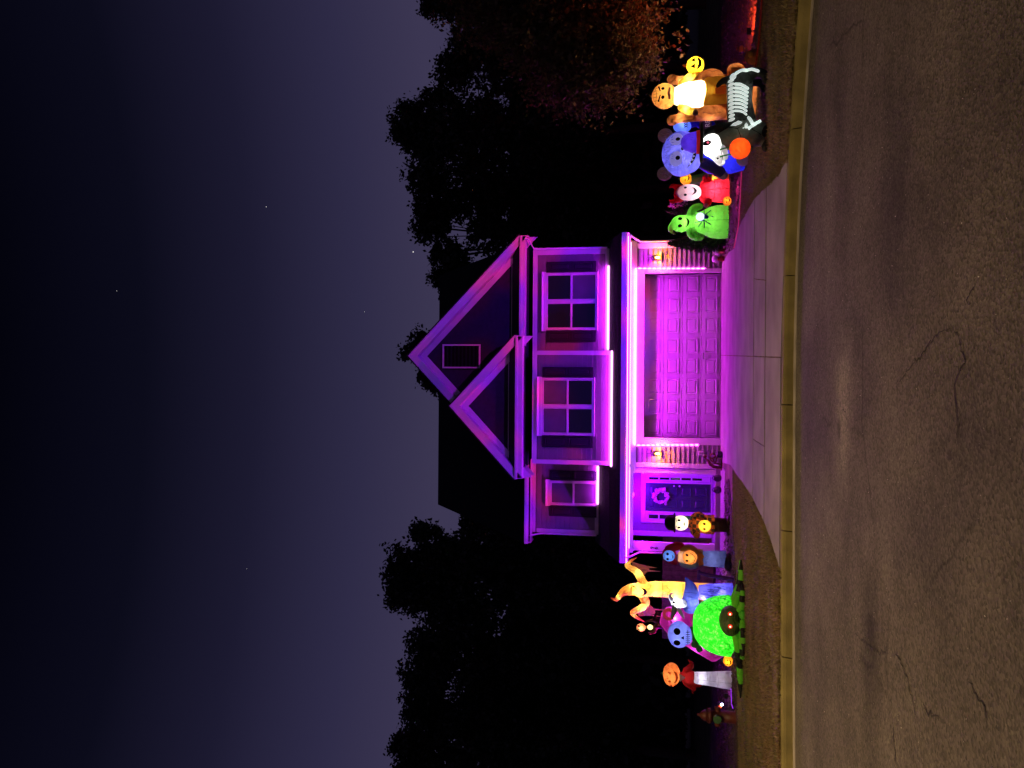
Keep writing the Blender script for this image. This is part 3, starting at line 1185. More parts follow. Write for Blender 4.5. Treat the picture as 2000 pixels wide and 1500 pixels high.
def pent(x0, x1, yw, yf, pf0, pf1, pt):
    """fascia with soffit and a strip of shingles under a gable"""
    z1_, z0_ = ZZ(pf0, yf), ZZ(pf1, yf)
    bx('fascia', M['trim'], x0, x1, yf, yf + .03, z0_, z1_, .005)
    bx('fascia_moulding', M['trim'], x0 - .01, x1 + .01, yf - .05, yf - .001, z1_ - .08, z1_ - .002, .012)
    bx('soffit', M['trim'], x0, x1, yf + .031, yw, z0_ + .005, z0_ + .03)
    zp = ZZ(pt, yw)
    mb = MB()
    mb.prism([(x0, yf - .03, z1_ + .001), (x0, yw - .001, zp), (x0, yw - .001, zp - .05), (x0, yf - .03, z1_ - .0)], (x1 - x0, 0, 0))
    part(mb, 'pent_roof', M['roof'])
    bx('flashing', M['trim'], x0 + .45, x1 - .45, yw - .012, yw - .001, zp, zp + .018, 0)


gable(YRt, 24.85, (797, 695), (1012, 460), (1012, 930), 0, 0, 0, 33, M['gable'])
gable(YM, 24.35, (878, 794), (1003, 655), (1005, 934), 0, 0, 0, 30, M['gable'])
pent(XX(690, 24.85, 1015), XX(461, 24.85, 1015), YRt, 24.85, 1013, 1024, 999)
pent(XX(935, 24.35, 1010), XX(657, 24.35, 1010), YM, 24.35, 1006, 1020, 994)
# attic vent
ym_ = YRt - .02
vt = bx('attic_vent', M['ink'], XX(718, YRt, 900), XX(674, YRt, 900), YRt - .02, YRt - .001, ZZ(937, YRt), ZZ(866, YRt), 0)
va, vb, vc, vd = XX(719.5, YRt, 900), XX(672.5, YRt, 900), ZZ(938.5, YRt), ZZ(864.5, YRt)
for a, b_, c_, d_ in ((va, vb, vc, vc + .05), (va, vb, vd - .05, vd), (va, va + .05, vc + .05, vd - .05), (vb - .05, vb, vc + .05, vd - .05)):
    bx('vent_frame', M['trim'], a, b_, YRt - .06, YRt - .021, c_, d_, .004, vt)
for k in range(9):
    z0_ = vc + .07 + k * (vd - vc - .14) / 9
    mb = MB()
    mb.prism([(va + .052, YRt - .022, z0_ + .06), (va + .052, YRt - .05, z0_), (va + .052, YRt - .044, z0_)], (vb - va - .104, 0, 0))
    part(mb, 'louvre', M['shutter'], 0, vt)

# main roof with ridge
YEL = 26.0
zel = ZZ(1027, YEL)
RX0, RX1 = XX(1061, YEL, 1027), XX(462, 25, 1015)
YRG = 33.5
zrg = ZZ(857, YRG)
mb = MB()
mb.prism([(RX0, YEL - .03, zel), (RX0, YRG, zrg), (RX0, 41, zel), (RX0, 41, zel - .06), (RX0, YRG, zrg - .08), (RX0, YEL - .03, zel - .05)], (RX1 - RX0, 0, 0))
part(mb, 'roof', M['roof'])
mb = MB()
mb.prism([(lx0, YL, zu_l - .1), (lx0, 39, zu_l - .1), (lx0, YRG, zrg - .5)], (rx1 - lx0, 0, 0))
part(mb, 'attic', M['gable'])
bx('fascia', M['trim'], RX0, mx0 - .02, YEL, YEL + .03, ZZ(1034, YEL), zel - .03, .005)
mb = MB()
mb.prism([(RX0, YEL - .002 + dy * .9, zel - .13 + (z - ze)) for dy, z in [(0, ze + .02), (-.09, ze + .02), (-.13, ze + .07), (-.13, ze + .13), (-.112, ze + .13), (-.112, ze + .075), (-.085, ze + .036), (0, ze + .036)]], (mx0 - .4 - RX0, 0, 0))
part(mb, 'gutter', M['trim'])
bx('soffit', M['trim'], RX0, mx0, YEL + .031, YL, zu_l + .001, zu_l + .025)
# cornice return of the left eave
mb = MB()
mb.prism([(RX0, YEL + .031, zu_l - .0), (RX0, YL + .2, zu_l - .0), (RX0, YL + .2, zel + .08), (RX0, YEL + .031, zel - .05)], (.05, 0, 0))
part(mb, 'eave_return', M['trim'])


def window(pxa, pxb, pya, pyb, Y, cols, glass, shutters, s_px, corn):
    z1_, z0_ = ZZ(pxa, Y), ZZ(pxb, Y)
    pm = (pxa + pxb) / 2
    x0, x1 = XX(pyb, Y, pm), XX(pya, Y, pm)
    f = .055
    mb = MB()
    yb, yf = Y - .037, Y - .09
    mb.box(x0, x0 + f, yf, yb, z0_, z1_)
    mb.box(x1 - f, x1, yf, yb, z0_, z1_)
    mb.box(x0 + f + .0005, x1 - f - .0005, yf, yb, z1_ - f, z1_)
    mb.box(x0 + f + .0005, x1 - f - .0005, yf, yb, z0_, z0_ + f)
    zm = (z0_ + z1_) / 2
    mb.box(x0 + f + .0005, x1 - f - .0005, yf + .008, yb, zm - .03, zm + .03)
    xm = (x0 + x1) / 2
    if cols == 2:
        mb.box(xm - .045, xm + .045, yf - .003, yb + .001, z0_ + f + .0005, z1_ - f - .0005)
    wn = part(mb, 'window', M['trim'], .006)
    cells = [(x0 + f, xm - .045), (xm + .045, x1 - f)] if cols == 2 else [(x0 + f, x1 - f)]
    for i, (a, b_) in enumerate(cells):
        for j, (c_, d_) in enumerate(((z0_ + f, zm - .03), (zm + .03, z1_ - f))):
            bx('pane', glass[i][j], a + .002, b_ - .002, yb - .014, yb - .004, c_ + .002, d_ - .002, 0, wn)
            bx('sash', M['trim'], a + .003, a + .028, yb - .030, yb - .0145, c_ + .003, d_ - .003, 0, wn)
            bx('sash', M['trim'], b_ - .028, b_ - .003, yb - .030, yb - .0145, c_ + .003, d_ - .003, 0, wn)
    # head with crown
    mb = MB()
    zc = ZZ(corn, Y)
    mb.prism([(x0 - .03, Y - .03, z1_ + .002), (x0 - .03, Y - .10, z1_ + .002), (x0 - .03, Y - .11, zc - .05), (x0 - .03, Y - .17, zc - .015), (x0 - .03, Y - .17, zc), (x0 - .03, Y - .03, zc + .01)], (x1 - x0 + .06, 0, 0))
    part(mb, 'window_head', M['trim'], .004, wn)
    bx('sill', M['trim'], x0 - .02, x1 + .02, Y - .11, Y - .03, z0_ - .035, z0_ - .002, .006, wn)
    sz1, sz0 = ZZ(s_px[0], Y), ZZ(s_px[1], Y)
    for pa, pb in shutters:
        a, b_ = XX(pb, Y, pm), XX(pa, Y, pm)
        sh = bx('shutter', M['shutter'], a, b_, Y - .065, Y - .031, sz0, sz1, .004)
        zmid = (sz0 + sz1) / 2
        for c_, d_ in ((sz0 + .08, zmid - .04), (zmid + .04, sz1 - .08)):
            raised_panel(a + .04, b_ - .04, c_, d_, Y - .065, M['shutter'], sh)
    return wn


D_, B_ = M['glass_dark'], M['glass_blind']
window(1066, 1165, 533, 645, YRt, 2, [[D_, D_], [B_, D_]], ((511, 531), (647, 668)), (1067, 1163), 1058)
window(1059, 1160, 738, 850, YM, 2, [[D_, B_], [D_, B_]], ((717, 736), (852, 874)), (1060, 1159), 1050)
window(1076, 1168, 939, 987, YL, 1, [[B_, B_]], ((919, 937), (989, 1009)), (1075, 1167), 1068)

# ------------------------------------------------------------------ LED strips on the house
def led(name, pts, r, mat, label, watts=0, col=None, aim=(0, 0, -1)):
    mb = MB()
    mb.tube(pts, r, 8)
    o = mb.build(name, mat, None, True)
    if watts:
        a, b_ = Vector(pts[0]), Vector(pts[1])
        l = bpy.data.lights.new('led_emitter', 'AREA')
        l.shape = 'RECTANGLE'
        l.size = (b_ - a).length
        l.size_y = r * 1.6
        l.energy = watts * l.size
        l.color = col
        q = bpy.data.objects.new('led_emitter', l)
        n = Vector(aim).normalized()
        z = -n
        x_ = (b_ - a).normalized()
        y_ = z.cross(x_).normalized()
        x_ = y_.cross(z)
        q.matrix_world = Matrix.Translation((a + b_) / 2 + n * (r + .003)) @ Matrix((x_, y_, z)).transposed().to_4x4()
        COL.objects.link(q)
        q.parent = o
    return tag(o, label, 'LED strip')


led('led_strip', [(ex0 + .03, YE - .06, ze + .004), (ex1 - .03, YE - .06, ze + .004)], .012, M['led_rope'], 'long pink light rope running the whole length of the lower gutter')
led('led_strip', [(XX(906, 24.0, 1228), 24.0, zs - .012), (XX(474, 24.0, 1228), 24.0, zs - .012)], .018, M['led_soffit'], 'brightest pink light strip fixed under the eave above the garage door', 47, (.70, .006, 1.0), (0, -.45, -1))
led('led_strip', [(XX(1070, 24.0, 1228), 24.0, zs - .012), (XX(912, 24.0, 1228), 24.0, zs - .012)], .016, M['led_porch'], 'violet pink light strip fixed under the eave above the porch', 26, (.50, .006, 1.0), (0, -.2, -1))
zh = ZZ(1243, YG)
led('led_strip', [(XX(868, YG, 1240), YG - .10, zh + .035), (XX(526, YG, 1240), YG - .10, zh + .035)], .034, M['led_hot'], 'dazzling white pink light bar lying across the garage door head', 30, (.85, .012, 1.0), (0, .25, 1))
def scallops(xa, xb, za, zb, label):
    """strip tucked behind the casing edge; lobes imitate light scalloped by the siding courses"""
    mb = MB()
    n = int((za - zb) / .136)
    for k in range(n):
        t_ = (k + .5) / n
        mb.ell((xa + (xb - xa) * t_, YG - .055, za + (zb - za) * t_), (.026, .03, .064), 10, 8)
    mb.tube([(xa, YG - .045, za), (xb, YG - .045, zb)], .006, 6)
    tag(mb.build('led_strip', M['led_scallop'], None, True), label, 'LED strip')


scallops(XX(869.5, YG, 1250), XX(868.5, YG, 1365), zh - .01, ZZ(1366, YG), 'upright pink light strip shaped like scalloped wall light along the garage jamb on the front door side')
scallops(XX(524.5, YG, 1250), XX(525, YG, 1375), zh - .01, ZZ(1376, YG), 'upright pink light strip shaped like scalloped wall light along the garage jamb on the green ghost side')
led('led_strip', [(XX(682, YRt, 1196), YRt - .16, roofz(YRt) + .035), (XX(522, YRt, 1196), YRt - .16, roofz(YRt) + .035)], .038, M['led'], 'glowing pink bar on the skirt roof below the window nearest the ghost side', 14, (.62, .006, 1.0), (0, .25, 1))
led('led_strip', [(XX(909, YM, 1199), YM - .16, roofz(YM) + .035), (XX(687, YM, 1199), YM - .16, roofz(YM) + .035)], .036, M['led'], 'longest glowing pink bar on the skirt roof beneath the smaller gable', 14, (.62, .006, 1.0), (0, .25, 1))
led('led_strip', [(XX(982, YL, 1175), YL - .16, roofz(YL) + .045), (XX(911, YL, 1175), YL - .16, roofz(YL) + .045)], .042, M['led'], 'shortest glowing pink bar beneath the narrow window over the front door', 14, (.62, .006, 1.0), (0, .25, 1))

# violet lamp under the porch ceiling
pc = Vector((XX(965, 25.3, 1240), 25.2, zs))
e = empty('porch_lamp', pc, 'violet ceiling lamp under the porch roof before the front door', 'ceiling lamp')
mb = MB()
mb.lathe((0, 0, -.03), [(0, .09), (.03, .10)], 16)
mb.build('canopy', M['trim'], e, True)
mb = MB()
mb.lathe((0, 0, -.11), [(0, .02), (.02, .06), (.06, .075), (.08, .07)], 16)
mb.build('globe', emit('violet_globe', (.30, .01, 1), 20), e, True)
lamp('porch_light', 'POINT', (0, -.1, -.16), 330, (.22, .0, 1.0), e, .06)

# wall lanterns beside the garage
def lantern(py, label):
    c = at(1283, py, YG - .13)
    e = empty('wall_lantern', (c.x, c.y, c.z), label, 'wall lantern', 'wall lanterns beside the garage door')
    mb = MB()
    mb.box(-.045, .045, .05, .10, -.14, .16)
    mb.tube([(0, .06, .13), (0, .0, .17), (0, 0, .13)], .012, 8)
    mb.build('back_plate', M['black'], e)
    mb = MB()
    mb.lathe((0, 0, .08), [(0, .085), (.015, .09), (.07, .035), (.10, .025), (.12, .012), (.20, .006)], 12)
    mb.build('cap', M['black'], e, True)
    mb = MB()
    mb.lathe((0, 0, -.15), [(0, .03), (.02, .07), (.035, .07)], 8)
    for k in range(4):
        a = k * math.pi / 2 + .785
        mb.tube([(.068 * math.cos(a), .068 * math.sin(a), -.115), (.085 * math.cos(a), .085 * math.sin(a), .08)], .006, 6, False)
    mb.build('frame', M['black'], e)
    mb = MB()
    mb.lathe((0, 0, -.09), [(0, .02), (.03, .034), (.10, .030), (.14, .012)], 12)
    mb.build('bulb', M['bulb_warm'], e, True)
    lamp('lantern_light', 'POINT', (0, -.085, -.10), 62, (1, .25, .006), e, .03)


lantern(503, 'black wall lantern glowing orange beside the dark conifer')
lantern(886, 'black wall lantern glowing orange between the garage and the front door')

# wreath on the front door
wc = at(1292, 969, YP - .07)
e = empty('door_wreath', wc, 'round flower wreath hanging on the dark front door', 'wreath')
mb = MB()
ringp = [(.21 * math.cos(a), 0, .21 * math.sin(a)) for a in np.linspace(0, 2 * math.pi, 25)]
mb.tube(ringp, .04, 8, False)
mb.build('wreath_ring', M['juniper'], e, True)
mb = MB()
for k in range(46):
    a = random.uniform(0, 2 * math.pi)
    r_ = .21 + random.gauss(0, .045)
    c = Vector((r_ * math.cos(a), -.04 + random.uniform(-.02, .02), r_ * math.sin(a)))
    for q in range(5):
        t_ = q * 1.257 + random.random()
        s = .028
        mb.ell(c + Vector((s * math.cos(t_), -.005, s * math.sin(t_))), (s * .8, .012, s * .8), 6, 4)
tag(mb.build('blossoms', plain('wreath_blossom', (.55, .38, .42), .7, .4, 20), e, True), kind='stuff')

# ------------------------------------------------------------------ side fence
fx0, fx1 = XX(1250, 27.2, 1340), XX(1034, 27.2, 1340)
fence = empty('wooden_fence', ((fx0 + fx1) / 2, 27.2, 0), 'brown upright board fence beside the house behind the left inflatables', 'fence')
x = fx0
while x < fx1:
    wd = .152
    h = ZZ(1296, 27.2) + random.uniform(-.012, .012)
    bx('fence_board', M['wood'], x, x + wd, 27.2 + random.uniform(-.006, .006), 27.225, .04, h, .004, fence)
    x += wd + .008
bx('fence_rail', M['wood'], fx0, fx1, 27.24, 27.29, .35, .44, .004, fence)
bx('fence_rail', M['wood'], fx0, fx1, 27.24, 27.29, 1.25, 1.34, .004, fence)


# ------------------------------------------------------------------ trees
def tree(label, Y, trunk_py, lobes, leaf, per, mat, spread=.27, name='dark_tree', group=None, trunk_r=.22, core=110, fuzz=.06):
    """lobes: (px, py, half height px, half width px) of crown masses measured at depth Y"""
    b_ = at(1300, trunk_py, Y)
    e = empty(name, (b_.x, Y, 0), label, 'tree', group)
    base = Vector((b_.x, Y, 0))
    C = []
    cents = []
    for (px, py, rv, rh) in lobes:
        c = np.array(at(px, py, Y))
        s = Y / (FPX * .985)
        r = np.array([rh * s, (rv + rh) * .5 * s * .8, rv * s])
        cents.append((Vector(c), r))
        n = int(per * rv * rh / 2500)
        d = rdirs(n)
        rad = rng.uniform(.35, 1.0, (n, 1)) ** .55
        cl = c + d * rad * r
        cl += rng.normal(0, fuzz, cl.shape) * r
        for q in cl:
            k = rng.integers(18, 30)
            C.append(q + rng.normal(0, spread * leaf * 6, (k, 3)) * np.array([1, 1, .75]))
    C = np.concatenate(C) - np.array(base)
    n = len(C)
    a = rdirs(n)
    b2 = np.cross(a, rdirs(n))
    b2 /= np.linalg.norm(b2, axis=1, keepdims=True) + 1e-9
    s = rng.uniform(.6, 1.3, (n, 1)) * leaf
    if core:
        K = []
        for c, r in cents:
            k = int(core * r[0] * r[2])
            K.append(np.array(c) + rdirs(k) * rng.uniform(.1, .82, (k, 1)) * r - np.array(base))
        K = np.concatenate(K)
        a3 = rdirs(len(K))
        b3 = np.cross(a3, rdirs(len(K)))
        b3 /= np.linalg.norm(b3, axis=1, keepdims=True) + 1e-9
        s3 = rng.uniform(.7, 1.4, (len(K), 1)) * leaf * 2.6
        C = np.concatenate([C, K])
        a = np.concatenate([a * s, a3 * s3])
        b2 = np.concatenate([b2 * s, b3 * s3])
        s = 1.0
    quads('crown', C, a * s, b2 * s, mat, e)
    mb = MB()
    top = max(c.z for c, r in cents)
    fork = Vector((0, 0, top * .42))
    mb.tube([(0, 0, -.1), (trunk_r * .15, 0, top * .2), fork], [trunk_r * 1.3, trunk_r, trunk_r * .8], 10)
    for c, r in cents:
        tip = c - base
        mid = (fork + tip) / 2 + Vector((random.uniform(-.3, .3), random.uniform(-.3, .3), -.3))
        mb.tube([fork - Vector((0, 0, .2)), mid, tip], [trunk_r * .55, trunk_r * .35, trunk_r * .12], 7)
        for k in range(4):
            t2 = tip + Vector((rng.uniform(-.55, .55) * r[0], rng.uniform(-.5, .5) * r[1], rng.uniform(-.4, .6) * r[2]))
            mb.tube([mid, (mid + t2) / 2 + Vector((0, 0, .15)), t2], [trunk_r * .22, trunk_r * .12, .02], 5)
    mb.build('trunk', M['bark'], e, True)
    return e


DK = M['darkleaf']
tree('tall rounded black tree rising highest on the spider side of the roof', 40, 1120,
     [(800, 1115, 62, 52), (870, 1090, 60, 45), (860, 1160, 80, 55), (960, 1110, 120, 85), (1120, 1110, 120, 80), (785, 1160, 38, 34), (830, 1040, 32, 26), (900, 1205, 70, 45)], .105, 85, DK)
tree('low black tree tucked against the roof end behind the porch', 37, 1020,
     [(925, 1028, 32, 24), (985, 1030, 60, 34), (1100, 1040, 90, 50)], .105, 85, DK)
tree('black tree with an even top between the spider and the pumpkin scarecrow', 43, 1290,
     [(850, 1255, 60, 42), (840, 1310, 62, 46), (960, 1280, 110, 90), (1130, 1280, 120, 90)], .105, 85, DK)
tree('black tree behind the pumpkin scarecrow with a flat crown', 45, 1370,
     [(830, 1360, 55, 50), (850, 1400, 70, 45), (980, 1380, 120, 80), (1150, 1370, 120, 90)], .105, 85, DK)
tree('black tree at the picture edge behind the fire hydrant', 41, 1470,
     [(810, 1455, 58, 40), (840, 1500, 80, 50), (960, 1460, 120, 80), (1140, 1460, 120, 80)], .105, 85, DK)
tree('tallest black tree behind the throne figure with a bulging top', 39, 250,
     [(815, 235, 55, 42), (840, 290, 50, 40), (800, 262, 40, 34), (930, 255, 110, 75), (1090, 255, 120, 90), (860, 190, 42, 26)], .105, 85, DK)
tree('broad black tree behind the big purple bear', 42, 370,
     [(835, 345, 50, 40), (850, 400, 52, 45), (950, 370, 100, 75), (1120, 370, 120, 85)], .105, 85, DK)
tree('thinning black tree with sky showing through beside the main gable', 41, 470,
     [(845, 445, 45, 36), (880, 500, 55, 38), (960, 450, 60, 45), (1100, 470, 120, 70), (860, 545, 30, 24)], .105, 50, DK)
tree('short black tree just behind the end of the ridge by the main gable', 44, 560,
     [(905, 555, 55, 40), (935, 600, 55, 40), (1020, 560, 90, 60)], .105, 75, DK)
tree('small feathery tree peeping over the roof ridge behind the gable peak', 50, 700,
     [(820, 665, 26, 24), (805, 690, 26, 24), (835, 735, 26, 28), (860, 700, 40, 50), (850, 760, 20, 18)], .105, 46, DK, .35)
tree('black tree with a stepped outline above the maple', 38, 130,
     [(890, 140, 48, 36), (920, 90, 50, 42), (1010, 120, 90, 70), (1150, 130, 120, 80)], .105, 85, DK)
tree('black tree in the sky corner over the maple', 36, 10,
     [(850, 8, 36, 26), (920, 10, 60, 40), (1030, 20, 100, 60), (1180, 10, 120, 70)], .105, 85, DK)
tree('reddish brown maple with lit leaves over the throne figure', 17.6, -95,
     [(1180, 80, 90, 75), (1100, 120, 80, 60), (1150, 175, 70, 40), (1225, 60, 55, 70), (1050, 60, 90, 70), (1130, 10, 120, 70), (1215, 130, 50, 45), (960, 20, 70, 60), (1160, -80, 130, 90), (1000, -90, 130, 90)],
       .052, 62, M['mapleleaf'], .46, 'maple_tree', None, .17, 0, .3)

# dark wood filling the distance
C = []
for k in range(52000):
    px = rng.uniform(1000, 1335)
    py = rng.uniform(-120, 1620)
    Y = rng.uniform(43, 52)
    C.append(at(px, py, Y))
C = np.array(C)
n = len(C)
a = rdirs(n)
b2 = np.cross(a, rdirs(n))
s = rng.uniform(.3, .6, (n, 1))
tag(quads('far_wood', C, a * s, b2 * s, DK), 'dark mass of woodland behind the house', None, None, 'stuff')

# ------------------------------------------------------------------ shrubs and flowers
def shrub(name, label, cat, cpx, cpy, rv, rh, Y, n, leaf, mat, spiky=False, base=None):
    c = at(cpx, cpy, Y)
    s = Y / (FPX * .985)
    e = empty(name, (c.x, Y, 0), label, cat)
    d = rdirs(n)
    rad = rng.uniform(.2, 1, (n, 1)) ** .5
    r = np.array([rh, rh * .9, rv]) * s
    P = d * rad * r + np.array([0, 0, c.z])
    if spiky:
        # taper towards the top
        t = np.clip((P[:, 2:3] - (c.z - rv * s)) / (2 * rv * s), 0, 1)
        P[:, :2] *= (1.15 - .85 * t)
    a = d * 1.0 + rng.normal(0, .5, (n, 3))
    a[:, 2] += .5
    a /= np.linalg.norm(a, axis=1, keepdims=True)
    b2 = np.cross(a, rdirs(n))
    b2 /= np.linalg.norm(b2, axis=1, keepdims=True) + 1e-9
    q = rng.uniform(.6, 1.4, (n, 1)) * leaf
    quads('foliage', P, a * q * 1.6, b2 * q * .5, mat, e)
    mb = MB()
    mb.tube([(0, 0, -.05), (.02, 0, c.z)], [.05, .025], 8)
    for k in range(6):
        mb.tube([(0, 0, c.z * .4), tuple(rdirs(1)[0] * r * .7 + np.array([0, 0, c.z]))], [.02, .006], 5)
    mb.build('stem', M['bark'], e, True)
    return e


shrub('conifer_shrub', 'dark conifer shrub at the garage corner half hidden by the green ghost', 'shrub', 1362, 474, 54, 21, 23.0, 5200, .045, M['juniper'], True)
shrub('conifer_shrub', 'dark conifer shrub behind the raised arm of the green ghost', 'shrub', 1360, 412, 55, 17, 23.6, 3200, .045, M['juniper'], True)
e = shrub('flowering_shrub', 'shrub with a dense pink blossom head above the red imp', 'flowering shrub', 1330, 402, 18, 15, 24.0, 260, .035, M['juniper'])
c = at(1328, 401, 24.0)
mb = MB()
for k in range(95):
    d = Vector(rdirs(1)[0]) * random.random() ** .4
    p = Vector((d.x * .24, d.y * .2 - .05, c.z + d.z * .30 + .04))
    mb.ell(p, (.028, .022, .028), 6, 4)
tag(mb.build('blossoms', M['blossom'], e, True), kind='stuff')

# ------------------------------------------------------------------ small yard things
def mushroom(px, py, Y, label):
    g = gnd(px, py)
    e = empty('garden_mushroom', (g.x, g.y, .02), label, 'garden ornament', 'white capped garden mushrooms')
    mb = MB()
    mb.lathe((0, 0, 0), [(0, .07), (.1, .075), (.2, .05)], 12)
    mb.build('stem', M['plastic_red'], e, True)
    mb = MB()
    mb.lathe((0, 0, .19), [(0, .06), (.0, .115), (.05, .115), (.11, .085), (.15, .03), (.16, .004)], 16)
    mb.build('cap', M['plastic_white'], e, True)


mushroom(1418, 490, 22, 'white capped garden mushroom nearer the conifer shrub')
mushroom(1416, 505, 22, 'white capped garden mushroom nearer the driveway edge')
# scrolled iron ornament
g = Vector((XX(902, 23.9, 1400), 23.6, .03))
e = empty('iron_ornament', g, 'rusty scrolled iron garden ornament at the corner between garage and porch', 'garden ornament')
mb = MB()
sp_ = [(.16 - .16 * (1 - t / 14) * math.cos(t * .55), 0, .18 + .15 * (1 - t / 16) * math.sin(t * .55) + .01 * t) for t in range(14)]
mb.tube([(.22, 0, 0), (.22, 0, .12)] + sp_, .022, 8)
mb.tube([(-.15, .02, 0), (-.12, .02, .22), (-.05, .02, .32), (.05, .02, .38), (.12, .02, .46)], [.035, .05, .05, .04, .02], 8)
mb.tube([(-.05, .03, .02), (-.02, .03, .2), (.1, .03, .25), (.2, .03, .2)], .025, 8)
mb.tube([(-.2, .0, .02), (.3, 0, .02)], .02, 8)
mb.ell((.16, .02, .47), (.045, .04, .05), 10, 8)
mb.build('scrollwork', M['rust'], e, True)
mb = MB()
mb.lathe((.24, -.02, 0), [(0, .08), (.05, .1), (.1, .09), (.12, .1)], 12)
mb.build('foot', M['pot'], e, True)
for py, lab in ((934, 'dark round pot beside the rusty ornament'), (957, 'dark round pot nearest the front door')):
    g = Vector((XX(py, 23.9, 1405), 23.9, .03))
    e = empty('round_pot', g, lab, 'plant pot', 'dark round pots before the porch')
    mb = MB()
    mb.lathe((0, 0, 0), [(0, .05), (.02, .08), (.08, .11), (.15, .10), (.19, .07), (.20, .075), (.205, .05)], 16)
    mb.build('bowl', M['pot'], e, True)
    mb = MB()
    mb.tube([(-.06, 0, .2), (0, 0, .26), (.06, 0, .2)], .008, 6)
    mb.build('handle', M['black'], e, True)

# fire hydrant
g = gnd(1440, 1402)
s = (at(1400, 1401, g.y) - at(1400, 1402, g.y)).length
e = empty('fire_hydrant', (g.x, g.y, .0), 'old red fire hydrant with green side cap at the far left', 'fire hydrant')
mb = MB()
mb.lathe((0, 0, 0), [(0, .17), (.05, .17), (.05, .13), (.55, .12), (.56, .16), (.61, .16), (.62, .13), (.64, .13)], 18)
for k in range(8):
    a = k * math.pi / 4
    mb.ell((.145 * math.cos(a), .145 * math.sin(a), .63), (.018, .018, .02), 6, 4)
mb.build('barrel', M['hydrant'], e, True)
mb = MB()
mb.lathe((0, 0, .64), [(0, .13), (.06, .12), (.13, .08), (.16, .04), (.17, .03), (.22, .03), (.22, .001)], 18)
mb.build('bonnet', M['hydrant'], e, True)
for sx in (-1, 1):
    mb = MB()
    mb.tube([(sx * .08, 0, .42), (sx * .17, 0, .42)], .055, 12, False)
    mb.tube([(sx * .171, 0, .42), (sx * .205, 0, .42)], .068, 8, False)
    mb.ell((sx * .22, 0, .42), (.02, .02, .02), 6, 4)
    mb.build('hose_nozzle', M['hydrant'], e, True)
mb = MB()
mb.tube([(0, -.10, .44), (0, -.17, .44)], .08, 14, False)
mb.tube([(0, -.171, .44), (0, -.205, .44)], .092, 8, False)
mb.build('pumper_cap', M['hydrant_green'], e, False)


# projector lamps on the ground (they throw the moving colours onto the house)
def gobo(lightobj, c1, c2, scale, lo, hi, c3=None):
    l = lightobj.data
    l.use_nodes = True
    t = l.node_tree
    em = t.nodes['Emission']
    c = t.nodes.new('ShaderNodeTexCoord')
    n = N(t, 'ShaderNodeTexNoise', Scale=scale, Detail=1.5)
    t.links.new(c.outputs['Normal'], n.inputs['Vector'])
    r = t.nodes.new('ShaderNodeValToRGB')
    r.color_ramp.elements[0].position = lo
    r.color_ramp.elements[1].position = hi
    r.color_ramp.elements[0].color = (*c1, 1)
    r.color_ramp.elements[1].color = (*c2, 1)
    if c3:
        e_ = r.color_ramp.elements.new((lo + hi) / 2)
        e_.color = (*c3, 1)
    t.links.new(n.outputs['Fac'], r.inputs[0])
    t.links.new(r.outputs[0], em.inputs['Color'])


def projector(px, py, label, cols, aim, energy, spec, size=64, lift=.0):
    g = gnd(px, py)
    e = empty('projector_lamp', (g.x, g.y, .03), label, 'projector lamp')
    mb = MB()
    mb.tube([(0, 0, 0), (0, 0, .1)], .012, 8)
    mb.tube([(-.09, 0, 0), (.09, 0, 0)], .014, 6)
    mb.build('stake', M['black'], e, True)
    mb = MB()
    mb.lathe((0, 0, .1), [(0, .05), (.01, .075), (.12, .075), (.14, .05)], 14)
    mb.build('housing', M['black'], e, True)
    for k, (dx, dz, mt) in enumerate(cols):
        mb = MB()
        mb.ell((dx, -.075, dz), (.032, .014, .032), 12, 8)
        mb.build('lens', mt, e, True)
    if energy:
        o = lamp('projector_beam', 'SPOT', (0, .02, .30), energy, (1, 1, 1), e, .04)
        d = Vector(aim) - (Vector(e.location) + Vector(o.location))
        o.rotation_euler = d.to_track_quat('-Z', 'Y').to_euler()
        o.data.spot_size = R(size)
        o.data.spot_blend = .4
        gobo(o, *spec)
    return e


projector(1424, 1378, 'small ground projector with red and white lenses beside the hydrant', [(-.02, .19, M['em_red']), (.04, .15, M['em_white'])],
          (-.5, 24.7, 6.6), 2600, ((.12, .0, 1.0), (1.0, .02, .34), 6.0, .36, .66, (.34, .0, 1.0)), 58)
projector(1447, 326, 'small ground projector with an orange lens under the pumpkin pail', [(0, .17, emit('lamp_orange', (1, .35, .03), 16))],
          (.8, 24.9, 6.4), 2300, ((.08, .0, 1.0), (1.0, .02, .34), 6.0, .34, .66, (.30, .0, 1.0)), 58)

# added fill floods low in the beds, tinting ground, maple and blossoms
def flood(px, py, label, col, energy, aim, size=100):
    g = gnd(px, py)
    e = empty('fill_lamp', (g.x, g.y, .02), label, 'added fill lamp')
    mb = MB()
    mb.tube([(0, 0, 0), (0, 0, .08)], .01, 6)
    mb.build('stake', M['black'], e, True)
    mb = MB()
    mb.box(-.06, .06, -.02, .03, .08, .16)
    mb.build('housing', M['black'], e, bevel=.006)
    mb = MB()
    mb.box(-.045, .045, .031, .036, .09, .15)
    mb.build('lens', emit('fill_lens', col, 1.5), e)
    o = lamp('fill_light', 'SPOT', (0, .06, .3), energy, col, e, .04)
    d = Vector(aim) - (Vector(e.location) + Vector(o.location))
    o.rotation_euler = d.to_track_quat('-Z', 'Y').to_euler()
    o.data.spot_size = R(size)
    o.data.spot_blend = .6


